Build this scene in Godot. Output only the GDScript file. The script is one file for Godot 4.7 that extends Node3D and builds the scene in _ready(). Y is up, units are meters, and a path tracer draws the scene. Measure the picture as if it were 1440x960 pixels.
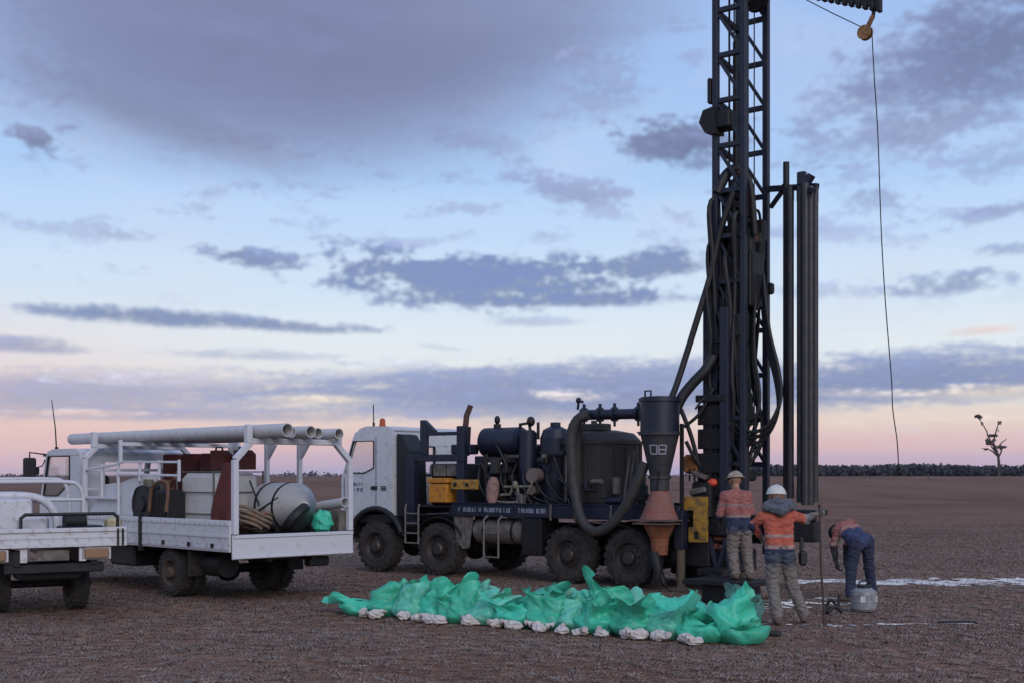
extends Node3D
# A drilling rig at work on a bare paddock at dusk.

const CAM_HEIGHT := 2.0
var mats := {}
var counts := {}
var noise_bytes := {}


# ------------------------------------------------------------------ mesh building
class MB:
	var v := PackedVector3Array()
	var n := PackedVector3Array()
	var c := PackedColorArray()
	var tint := Color(1, 1, 1)
	var use_color := false

	func tri(a: Vector3, b: Vector3, d: Vector3, na: Vector3, nb: Vector3, nd: Vector3) -> void:
		var g := (b - a).cross(d - a)
		if g.length_squared() < 1e-16:
			return
		if g.dot(na + nb + nd) > 0.0:
			v.append(a); v.append(d); v.append(b)
			n.append(na); n.append(nd); n.append(nb)
		else:
			v.append(a); v.append(b); v.append(d)
			n.append(na); n.append(nb); n.append(nd)
		if use_color:
			c.append(tint); c.append(tint); c.append(tint)

	func flat(a: Vector3, b: Vector3, d: Vector3, out: Vector3) -> void:
		var g := (b - a).cross(d - a).normalized()
		if g.dot(out) < 0.0:
			g = -g
		tri(a, b, d, g, g, g)

	func quad(a: Vector3, b: Vector3, d: Vector3, e: Vector3, out: Vector3) -> void:
		flat(a, b, d, out)
		flat(a, d, e, out)

	func quad_n(a: Vector3, b: Vector3, d: Vector3, e: Vector3, na: Vector3, nb: Vector3, nd: Vector3, ne: Vector3) -> void:
		tri(a, b, d, na, nb, nd)
		tri(a, d, e, na, nd, ne)

	# a box with rounded edges
	func box(at: Vector3, size: Vector3, bevel := 0.01, turn := Basis()) -> void:
		var h := size * 0.5
		var e := minf(bevel, minf(h.x, minf(h.y, h.z)) * 0.6)
		var axes := [Vector3.RIGHT, Vector3.UP, Vector3.BACK]
		for ax in 3:
			for s in [-1.0, 1.0]:
				var a: Vector3 = axes[ax] * s
				var b: Vector3 = axes[(ax + 1) % 3]
				var d: Vector3 = axes[(ax + 2) % 3]
				var hb: float = h[(ax + 1) % 3] - e
				var hd: float = h[(ax + 2) % 3] - e
				var o: Vector3 = a * h[ax]
				var nn := turn * a
				quad_n(at + turn * (o - b * hb - d * hd), at + turn * (o + b * hb - d * hd), at + turn * (o + b * hb + d * hd), at + turn * (o - b * hb + d * hd), nn, nn, nn, nn)
		for ax in 3:
			var a: Vector3 = axes[ax]
			var ib := (ax + 1) % 3
			var id := (ax + 2) % 3
			for sb in [-1.0, 1.0]:
				for sd in [-1.0, 1.0]:
					var b: Vector3 = axes[ib] * sb
					var d: Vector3 = axes[id] * sd
					var l: Vector3 = a * (h[ax] - e)
					var p: Vector3 = b * h[ib] + d * (h[id] - e)
					var q: Vector3 = b * (h[ib] - e) + d * h[id]
					quad_n(at + turn * (p - l), at + turn * (p + l), at + turn * (q + l), at + turn * (q - l), turn * b, turn * b, turn * d, turn * d)
		for sx in [-1.0, 1.0]:
			for sy in [-1.0, 1.0]:
				for sz in [-1.0, 1.0]:
					tri(at + turn * Vector3(sx * h.x, sy * (h.y - e), sz * (h.z - e)), at + turn * Vector3(sx * (h.x - e), sy * h.y, sz * (h.z - e)), at + turn * Vector3(sx * (h.x - e), sy * (h.y - e), sz * h.z), turn * Vector3(sx, 0, 0), turn * Vector3(0, sy, 0), turn * Vector3(0, 0, sz))

	# a box from lowest to highest corner
	func bx(lo: Vector3, hi: Vector3, bevel := 0.01) -> void:
		box((lo + hi) * 0.5, (hi - lo).abs(), bevel)

	func beam(p: Vector3, q: Vector3, w: float, hgt: float, bevel := 0.008) -> void:
		var y := (q - p).normalized()
		var ref := Vector3.UP if absf(y.y) < 0.9 else Vector3.RIGHT
		var x := ref.cross(y).normalized()
		var z := x.cross(y).normalized()
		box((p + q) * 0.5, Vector3(w, (q - p).length(), hgt), bevel, Basis(x, y, z))

	func tube(pts: Array, radius, sides := 10, caps := true) -> void:
		var np := pts.size()
		var rings := []
		var norms := []
		var prev := Vector3.ZERO
		var fx := Vector3.ZERO
		for i in np:
			var p: Vector3 = pts[i]
			var t: Vector3
			if i == 0:
				t = (pts[1] - p).normalized()
			elif i == np - 1:
				t = (p - pts[i - 1]).normalized()
			else:
				t = ((pts[i + 1] - p).normalized() + (p - pts[i - 1]).normalized()).normalized()
			if i == 0:
				var ref := Vector3.UP if absf(t.y) < 0.9 else Vector3.RIGHT
				fx = ref.cross(t).normalized()
			else:
				fx = (fx - t * fx.dot(t)).normalized()
			var fy := t.cross(fx)
			var r: float = radius[i] if radius is Array else radius
			var ring := []
			var nr := []
			for k in sides:
				var a := TAU * k / sides
				var d := fx * cos(a) + fy * sin(a)
				ring.append(p + d * r)
				nr.append(d)
			rings.append(ring); norms.append(nr)
			prev = t
		for i in np - 1:
			for k in sides:
				var m := (k + 1) % sides
				quad_n(rings[i][k], rings[i][m], rings[i + 1][m], rings[i + 1][k], norms[i][k], norms[i][m], norms[i + 1][m], norms[i + 1][k])
		if caps:
			for e in [0, np - 1]:
				var t2: Vector3 = (pts[0] - pts[1]).normalized() if e == 0 else (pts[np - 1] - pts[np - 2]).normalized()
				for k in sides:
					tri(pts[e], rings[e][k], rings[e][(k + 1) % sides], t2, t2, t2)

	func cyl(p: Vector3, q: Vector3, r: float, sides := 16) -> void:
		tube([p, q], r, sides, true)

	# profile points are (radius, height) along xf.basis.y
	func lathe(prof: Array, xf: Transform3D, seg := 20) -> void:
		for i in prof.size() - 1:
			var a: Vector2 = prof[i]
			var b: Vector2 = prof[i + 1]
			var dn := Vector2(b.y - a.y, -(b.x - a.x)).normalized()
			for k in seg:
				var t0 := TAU * k / seg
				var t1 := TAU * (k + 1) / seg
				var d0 := Vector3(cos(t0), 0, sin(t0))
				var d1 := Vector3(cos(t1), 0, sin(t1))
				var n0 := xf.basis * (d0 * dn.x + Vector3.UP * dn.y)
				var n1 := xf.basis * (d1 * dn.x + Vector3.UP * dn.y)
				quad_n(xf * (d0 * a.x + Vector3.UP * a.y), xf * (d1 * a.x + Vector3.UP * a.y), xf * (d1 * b.x + Vector3.UP * b.y), xf * (d0 * b.x + Vector3.UP * b.y), n0, n1, n1, n0)

	func ball(at: Vector3, r: Vector3, seg := 12) -> void:
		var rows: int = maxi(4, seg / 2)
		for i in rows:
			for k in seg:
				var q := []
				for e in [[i, k], [i, k + 1], [i + 1, k + 1], [i + 1, k]]:
					var la: float = -PI / 2 + PI * e[0] / rows
					var lo: float = TAU * e[1] / seg
					q.append(Vector3(cos(la) * cos(lo), sin(la), cos(la) * sin(lo)))
				quad_n(at + q[0] * r, at + q[1] * r, at + q[2] * r, at + q[3] * r, (q[0] / r).normalized(), (q[1] / r).normalized(), (q[2] / r).normalized(), (q[3] / r).normalized())

	# a polygon in xf's x, y, drawn out along xf's z
	func prism(poly: PackedVector2Array, xf: Transform3D, depth: float) -> void:
		var idx := Geometry2D.triangulate_polygon(poly)
		var nz := xf.basis.z
		for i in range(0, idx.size(), 3):
			var a := poly[idx[i]]
			var b := poly[idx[i + 1]]
			var d := poly[idx[i + 2]]
			tri(xf * Vector3(a.x, a.y, 0), xf * Vector3(b.x, b.y, 0), xf * Vector3(d.x, d.y, 0), -nz, -nz, -nz)
			tri(xf * Vector3(a.x, a.y, depth), xf * Vector3(b.x, b.y, depth), xf * Vector3(d.x, d.y, depth), nz, nz, nz)
		var cw := Geometry2D.is_polygon_clockwise(poly)
		for i in poly.size():
			var a := poly[i]
			var b := poly[(i + 1) % poly.size()]
			var e := (b - a).normalized()
			var o := Vector2(-e.y, e.x) if cw else Vector2(e.y, -e.x)
			var no := xf.basis * Vector3(o.x, o.y, 0)
			quad_n(xf * Vector3(a.x, a.y, 0), xf * Vector3(b.x, b.y, 0), xf * Vector3(b.x, b.y, depth), xf * Vector3(a.x, a.y, depth), no, no, no, no)

	func mesh() -> ArrayMesh:
		var arr := []
		arr.resize(Mesh.ARRAY_MAX)
		arr[Mesh.ARRAY_VERTEX] = v
		arr[Mesh.ARRAY_NORMAL] = n
		if use_color:
			arr[Mesh.ARRAY_COLOR] = c
		var m := ArrayMesh.new()
		m.add_surface_from_arrays(Mesh.PRIMITIVE_TRIANGLES, arr)
		return m


func holed(outer: PackedVector2Array, hole: PackedVector2Array) -> PackedVector2Array:
	# outer runs one way, hole is turned the other way and joined by a hairline
	var h := hole.duplicate()
	if Geometry2D.is_polygon_clockwise(outer) == Geometry2D.is_polygon_clockwise(h):
		h.reverse()
	var best := 1e9
	var bi := 0
	var bj := 0
	for i in outer.size():
		for j in h.size():
			var d := outer[i].distance_to(h[j])
			if d < best:
				best = d; bi = i; bj = j
	var out := PackedVector2Array()
	for i in bi + 1:
		out.append(outer[i])
	for j in h.size():
		out.append(h[(bj + j) % h.size()])
	var e := (outer[(bi + 1) % outer.size()] - outer[bi]).normalized() * 0.0008
	var e2 := (h[(bj - 1 + h.size()) % h.size()] - h[bj]).normalized() * 0.0008
	out.append(h[bj] + e2)
	out.append(outer[bi] + e)
	for i in range(bi + 1, outer.size()):
		out.append(outer[i])
	return out


func pv(a: Array) -> PackedVector2Array:
	var p := PackedVector2Array()
	for i in range(0, a.size(), 2):
		p.append(Vector2(a[i], a[i + 1]))
	return p


func smooth(pts: Array, per := 6) -> Array:
	var out := []
	for i in pts.size() - 1:
		var a: Vector3 = pts[maxi(i - 1, 0)]
		var b: Vector3 = pts[i]
		var d: Vector3 = pts[i + 1]
		var e: Vector3 = pts[mini(i + 2, pts.size() - 1)]
		for k in per:
			out.append(b.cubic_interpolate(d, a, e, float(k) / per))
	out.append(pts[-1])
	return out


# ------------------------------------------------------------------ naming
func numbered(called: String) -> String:
	counts[called] = counts.get(called, -1) + 1
	return called if counts[called] == 0 else "%s_%03d" % [called, counts[called]]


func thing(called: String, label: String, category: String, xf := Transform3D(), group := "") -> Node3D:
	var o := Node3D.new()
	o.name = numbered(called)
	add_child(o)
	o.transform = xf
	tag(o, label, category, group)
	return o


func tag(o: Node3D, label: String, category: String, group := "") -> void:
	o.set_meta("label", label)
	o.set_meta("category", category)
	if group:
		o.set_meta("group", group)


func part(called: String, mb: MB, m: Material, parent: Node3D) -> MeshInstance3D:
	var o := MeshInstance3D.new()
	o.mesh = mb.mesh()
	o.material_override = m
	o.name = called
	parent.add_child(o, true)
	return o


func single(called: String, mb: MB, m: Material, label: String, category: String, xf := Transform3D(), group := "") -> MeshInstance3D:
	var o := MeshInstance3D.new()
	o.mesh = mb.mesh()
	o.material_override = m
	o.name = numbered(called)
	add_child(o)
	o.transform = xf
	tag(o, label, category, group)
	return o


# ------------------------------------------------------------------ materials
func noise_l8(seed_: int, freq: float, size := 256, octaves := 4) -> PackedByteArray:
	var key := "%d_%f_%d" % [seed_, freq, size]
	if not noise_bytes.has(key):
		var f := FastNoiseLite.new()
		f.seed = seed_
		f.noise_type = FastNoiseLite.TYPE_SIMPLEX_SMOOTH
		f.frequency = freq
		f.fractal_octaves = octaves
		f.fractal_type = FastNoiseLite.FRACTAL_FBM
		var im := f.get_seamless_image(size, size)
		im.convert(Image.FORMAT_L8)
		noise_bytes[key] = im.get_data()
	return noise_bytes[key]


# paint with dust, rust or mud lying on it in patches of uneven outline; share is how much is covered
func mat(called: String, col: Color, rough: float, metal := 0.0, dirt := Color(0.36, 0.3, 0.27), share := 0.35, tile := 1.6) -> StandardMaterial3D:
	if mats.has(called):
		return mats[called]
	var h := absi(hash(called)) % 7
	var a := noise_l8(11 + h % 3, 0.012, 256, 5)
	var b := noise_l8(21 + h % 2, 0.09, 256, 3)
	var bytes := PackedByteArray()
	bytes.resize(256 * 256 * 3)
	var off := (h * 9311) % 65536
	var th := 1.0 - share
	for i in 65536:
		var x := a[(i + off) & 65535] / 255.0
		var y := b[i] / 255.0
		var k := smoothstep(th - 0.22, th + 0.22, x * 0.72 + y * 0.34 - 0.03) * 0.85
		var g := 0.93 + 0.14 * (y - 0.5)
		bytes[i * 3] = int(clampf(lerpf(col.r, dirt.r, k) * g, 0, 1) * 255)
		bytes[i * 3 + 1] = int(clampf(lerpf(col.g, dirt.g, k) * g, 0, 1) * 255)
		bytes[i * 3 + 2] = int(clampf(lerpf(col.b, dirt.b, k) * g, 0, 1) * 255)
	var im := Image.create_from_data(256, 256, false, Image.FORMAT_RGB8, bytes)
	var m := StandardMaterial3D.new()
	m.albedo_texture = ImageTexture.create_from_image(im)
	m.uv1_triplanar = true
	m.uv1_scale = Vector3.ONE / tile
	m.roughness = rough
	m.metallic = metal
	mats[called] = m
	return m


func plain(called: String, col: Color, rough: float, metal := 0.0) -> StandardMaterial3D:
	if not mats.has(called):
		var m := StandardMaterial3D.new()
		m.albedo_color = col
		m.roughness = rough
		m.metallic = metal
		mats[called] = m
	return mats[called]


func tinted(called: String, rough: float) -> StandardMaterial3D:
	if not mats.has(called):
		var m := StandardMaterial3D.new()
		m.vertex_color_use_as_albedo = true
		m.roughness = rough
		mats[called] = m
	return mats[called]


func glass_material() -> StandardMaterial3D:
	if not mats.has("glass"):
		var m := StandardMaterial3D.new()
		m.transparency = BaseMaterial3D.TRANSPARENCY_ALPHA
		m.albedo_color = Color(0.6, 0.66, 0.63, 0.08)
		m.roughness = 0.03
		mats["glass"] = m
	return mats["glass"]


func srgb(r: float, g: float, b: float) -> Color:
	return Color(r / 255.0, g / 255.0, b / 255.0)


# ------------------------------------------------------------------ sky
func stop_color(stops: Array, y: float) -> Color:
	if y <= stops[0][0]:
		return stops[0][1]
	for i in stops.size() - 1:
		if y <= stops[i + 1][0]:
			var t: float = (y - stops[i][0]) / (stops[i + 1][0] - stops[i][0])
			t = t * t * (3.0 - 2.0 * t)
			return stops[i][1].lerp(stops[i + 1][1], t)
	return stops[-1][1]


func sky_setup() -> Dictionary:
	var d := {}
	# height is in tenths of a degree above the horizon
	d.stops = [[0.0, srgb(180, 172, 200)], [6.0, srgb(200, 178, 196)], [14.0, srgb(222, 190, 192)], [22.0, srgb(230, 206, 198)], [27.0, srgb(231, 216, 206)],
		[34.0, srgb(232, 226, 222)], [56.0, srgb(228, 236, 242)], [84.0, srgb(210, 229, 248)], [112.0, srgb(192, 218, 249)], [135.0, srgb(174, 206, 247)], [180.0, srgb(164, 194, 241)],
		[240.0, srgb(160, 188, 236)], [500.0, srgb(150, 178, 228)], [900.0, srgb(142, 170, 222)]]
	d.cols = []
	for s in d.stops:
		d.cols.append([s[0], s[1]])
	var mk := func(sd: int, fr: float, oct: int) -> FastNoiseLite:
		var f := FastNoiseLite.new()
		f.seed = sd
		f.noise_type = FastNoiseLite.TYPE_SIMPLEX_SMOOTH
		f.frequency = fr
		f.fractal_octaves = oct
		return f
	d.big = mk.call(5, 0.008, 4)
	d.mid = mk.call(9, 0.05, 5)
	d.fine = mk.call(14, 0.17, 4)
	d.rag = mk.call(31, 0.024, 5)
	# banks of cloud: azimuth, height, half-width, half-height (tenths of a degree), slope, density, raggedness, kind of cloud
	d.banks = [
		[-103.9, 195.0, 165.5, 71.6, -0.00, 1.0, 0.06, srgb(128, 137, 173), 0.5],
		[15.9, 200.7, 82.8, 25.5, 0.05, 0.7, 0.12, srgb(134, 144, 176), 0.8],
		[-150.8, 149.0, 73.2, 10.8, -0.27, 0.5, 0.08, srgb(118, 122, 150), 0.9],
		[-31.8, 177.8, 82.8, 19.1, 0.10, 0.4, 0.05, srgb(116, 124, 154), 0.9],
		[195.7, 167.0, 73.2, 28.6, 0.22, 0.85, 0.5, srgb(118, 129, 166), 0.7],
		[215.3, 182.5, 47.7, 28.6, 0.10, 0.8, 0.4, srgb(112, 122, 158), 0.8],
		[164.1, 144.3, 54.1, 12.7, 0.12, 0.5, 0.8, srgb(136, 148, 184), 0.8],
		[-202.8, 137.6, 11.5, 5.1, -0.10, 0.9, 1.0, srgb(118, 126, 158), 0.6],
		[41.3, 168.9, 25.5, 19.1, 0.20, 0.5, 1.1, srgb(134, 144, 178), 0.8],
		[30.2, 124.5, 27.1, 7.6, -0.10, 0.65, 0.8, srgb(134, 144, 180), 0.7],
		[74.4, 143.1, 30.2, 11.5, -0.12, 0.9, 0.7, srgb(110, 120, 154), 0.6],
		[-9.5, 145.7, 22.3, 5.7, -0.20, 0.5, 0.5, srgb(140, 152, 188), 0.8],
		[159.7, 118.5, 27.1, 9.5, -0.40, 0.6, 1.0, srgb(136, 150, 188), 0.7],
		[209.7, 132.2, 35.0, 11.1, 0.25, 0.5, 1.0, srgb(140, 154, 192), 0.8],
		[-184.3, 102.5, 30.2, 3.5, -0.03, 0.5, 1.2, srgb(150, 162, 194), 0.6],
		[-191.5, 143.7, 8.3, 2.9, 0.30, 0.6, 1.0, srgb(126, 134, 166), 0.7],
		[-113.1, 94.0, 23.9, 4.8, -0.10, 0.95, 0.9, srgb(124, 140, 176), 0.6],
		[-6.4, 84.7, 76.4, 12.1, -0.00, 1.0, 0.6, srgb(106, 123, 164), 0.55],
		[-50.8, 91.2, 35.0, 8.3, -0.15, 0.9, 0.9, srgb(112, 128, 168), 0.6],
		[63.4, 92.8, 38.2, 7.0, 0.05, 0.95, 0.5, srgb(108, 124, 164), 0.6],
		[28.6, 77.7, 60.5, 4.1, -0.00, 0.85, 0.5, srgb(112, 128, 170), 0.6],
		[190.1, 80.7, 33.4, 5.4, 0.10, 0.75, 0.6, srgb(126, 142, 182), 0.6],
		[209.7, 93.1, 22.3, 2.9, 0.05, 0.6, 0.7, srgb(132, 148, 186), 0.6],
		[8.0, 68.4, 25.5, 2.5, -0.00, 0.5, 0.7, srgb(150, 164, 198), 0.7],
		[-156.7, 67.7, 58.9, 4.5, -0.03, 0.9, 0.45, srgb(120, 136, 174), 0.6],
		[-94.6, 65.0, 41.4, 3.2, -0.02, 0.8, 0.5, srgb(128, 142, 178), 0.6],
		[-209.7, 54.5, 33.4, 4.1, -0.03, 0.8, 0.4, srgb(146, 152, 184), 0.7],
		[-116.2, 52.9, 41.4, 2.9, -0.00, 0.6, 0.5, srgb(160, 168, 198), 0.7],
		[-31.8, 57.0, 12.7, 1.6, -0.10, 0.4, 0.6, srgb(170, 180, 204), 0.7],
		[-184.3, 35.0, 133.7, 12.1, 0.02, 0.8, 0.3, srgb(158, 162, 194), 0.6],
		[38.1, 38.1, 178.3, 14.6, 0.01, 0.97, 0.3, srgb(144, 156, 192), 0.45],
		[187.2, 42.7, 95.5, 13.4, 0.02, 0.95, 0.3, srgb(138, 152, 190), 0.5],
		[-152.3, 41.7, 60.5, 3.8, -0.00, 0.75, 0.7, srgb(215, 212, 226), 0.8],
		[-55.5, 48.0, 35.0, 2.9, 0.14, 0.9, 0.6, srgb(214, 216, 230), 0.8],
		[-122.3, 26.7, 121.0, 3.8, -0.00, 0.7, 0.4, srgb(158, 162, 194), 0.6],
		[-85.3, 33.6, 30.2, 2.5, -0.00, 1.0, 0.45, srgb(238, 224, 208), 0.7],
		[25.4, 35.6, 22.3, 2.9, -0.03, 0.95, 0.6, srgb(226, 216, 218), 0.7],
		[156.7, 35.5, 35.0, 2.2, -0.03, 0.8, 0.6, srgb(228, 216, 214), 0.7],
		[205.6, 35.1, 35.0, 3.5, 0.02, 0.95, 0.5, srgb(232, 218, 206), 0.7],
		[-187.2, 26.5, 35.0, 1.9, -0.00, 0.8, 0.4, srgb(234, 208, 198), 0.7],
		[200.0, 60.5, 21.0, 2.5, 0.05, 0.8, 0.4, srgb(236, 206, 200), 0.7],
		[175.7, 23.1, 63.7, 2.2, 0.02, 0.5, 0.4, srgb(232, 214, 200), 0.8],
		[50.8, 115.1, 41.4, 4.5, -0.05, 0.5, 0.9, srgb(146, 156, 194), 0.7],
		[143.4, 103.1, 38.2, 5.1, -0.10, 0.45, 0.9, srgb(150, 162, 200), 0.7],
		[205.6, 108.4, 25.5, 3.8, 0.25, 0.6, 0.9, srgb(134, 146, 184), 0.7],
		[-31.8, 104.7, 19.1, 3.2, 0.20, 0.45, 1.0, srgb(150, 162, 200), 0.7],
		[143.4, 79.1, 35.0, 3.8, -0.05, 0.5, 0.8, srgb(150, 162, 200), 0.7]]
	return d


func sky_color(d: Dictionary, az: float, el: float) -> Color:
	# az, el in tenths of a degree
	var c := stop_color(d.cols, el)
	var lx: float = cos(deg_to_rad(az * 0.1)) * 573.0
	var ly: float = sin(deg_to_rad(az * 0.1)) * 573.0
	# low banks lie flatter to the eye
	var ev := el * 2.0 + 130.0 * smoothstep(0.0, 70.0, el)
	var nb: float = d.big.get_noise_3d(lx, el * 2.2, ly)
	var nm: float = d.mid.get_noise_3d(lx, ev * 1.2, ly)
	var nf: float = d.fine.get_noise_3d(lx * 0.8 + nb * 8.0, ev * 0.8, ly)
	var nr: float = d.rag.get_noise_3d(lx * 0.7 + el * 0.5, ev * 1.5, ly * 0.7)
	# thin high veil, uneven everywhere
	c = c.lerp(srgb(214, 218, 236), clampf(nb * 0.45 + nm * 0.12 + 0.02, 0.0, 0.3))
	var warm := smoothstep(90.0, 20.0, el) * smoothstep(-60.0, -230.0, az) * smoothstep(-900.0, -400.0, az)
	c = c.lerp(srgb(232, 196, 194), warm * 0.5)
	var wisp: float = smoothstep(0.10, 0.55, nr * 0.8 + nm * 0.45 + nf * 0.25) * smoothstep(60.0, 110.0, el)
	c = c.lerp(srgb(146, 156, 196), wisp * 0.4)
	# banks seen from here and those farther round the sky
	for b in d.banks:
		var dx: float = (az - b[0]) / b[2]
		if absf(dx) > 1.9:
			continue
		var dy: float = (el - b[1] - b[4] * (az - b[0])) / b[3]
		if absf(dy) > 2.6:
			continue
		var r := dx * dx + dy * dy
		var rag: float = b[6]
		var f: float = 1.0 - r + rag * (nm * 1.6 + nf * 1.15 + nr * 1.5) * (0.6 + 0.4 * smoothstep(-0.8, 0.6, dy))
		var soft: float = b[8]
		var k: float = smoothstep(-0.18, soft * 2.0, f) * b[5] * clampf(1.02 + rag * nf * 0.35, 0.0, 1.0)
		if k <= 0.0:
			continue
		var cc: Color = b[7]
		var v: float = 1.0 + b[6] * (0.30 * nm + 0.16 * nf + 0.12 * nr) + 0.03 * nr - 0.04 * clampf(-dy, -1.0, 1.0)
		c = c.lerp(Color(cc.r * v, cc.g * v, cc.b * v), k)
	# the general run of broken grey cloud overhead and round about
	var high := smoothstep(215.0, 300.0, el) + smoothstep(260.0, 420.0, absf(az)) * smoothstep(90.0, 190.0, el)
	if high > 0.0:
		var k2: float = smoothstep(-0.05, 0.42, nb + nm * 0.3 + nf * 0.1) * 0.8 * minf(1.0, high)
		c = c.lerp(srgb(132, 140, 178), k2)
	return c


func make_sky() -> PanoramaSkyMaterial:
	var d := sky_setup()
	var W := 4096
	var Hh := 2048
	# the whole sky on a coarse grid
	var cw := 480
	var ch := 120
	var coarse := Image.create(cw, ch, false, Image.FORMAT_RGBF)
	for j in ch:
		var el := (90.0 - (j + 0.5) * 180.0 / ch / 2.0) * 10.0
		for i in cw:
			var az := ((i + 0.5) / cw * 360.0 - 180.0) * 10.0
			coarse.set_pixel(i, j, sky_color(d, az, el).srgb_to_linear())
	coarse.resize(W, Hh / 2, Image.INTERPOLATE_CUBIC)
	# and the quarter of it that a wide view takes in on a fine one
	var a0 := 1726
	var a1 := 2370
	var e0 := 676
	var fine := Image.create(a1 - a0, Hh / 2 - e0, false, Image.FORMAT_RGBF)
	for j in Hh / 2 - e0:
		var el2 := (90.0 - (j + e0 + 0.5) * 180.0 / Hh) * 10.0
		for i in a1 - a0:
			var az2 := ((i + a0 + 0.5) / W * 360.0 - 180.0) * 10.0
			fine.set_pixel(i, j, sky_color(d, az2, el2).srgb_to_linear())
	coarse.blit_rect(fine, Rect2i(0, 0, a1 - a0, Hh / 2 - e0), Vector2i(a0, e0))
	var full := Image.create(W, Hh, false, Image.FORMAT_RGBF)
	full.fill(srgb(82, 70, 72).srgb_to_linear())
	# straight ahead lies at the edge of a panorama
	full.blit_rect(coarse, Rect2i(W / 2, 0, W / 2, Hh / 2), Vector2i(0, 0))
	full.blit_rect(coarse, Rect2i(0, 0, W / 2, Hh / 2), Vector2i(W / 2, 0))
	var m := PanoramaSkyMaterial.new()
	m.panorama = ImageTexture.create_from_image(full)
	return m


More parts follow.
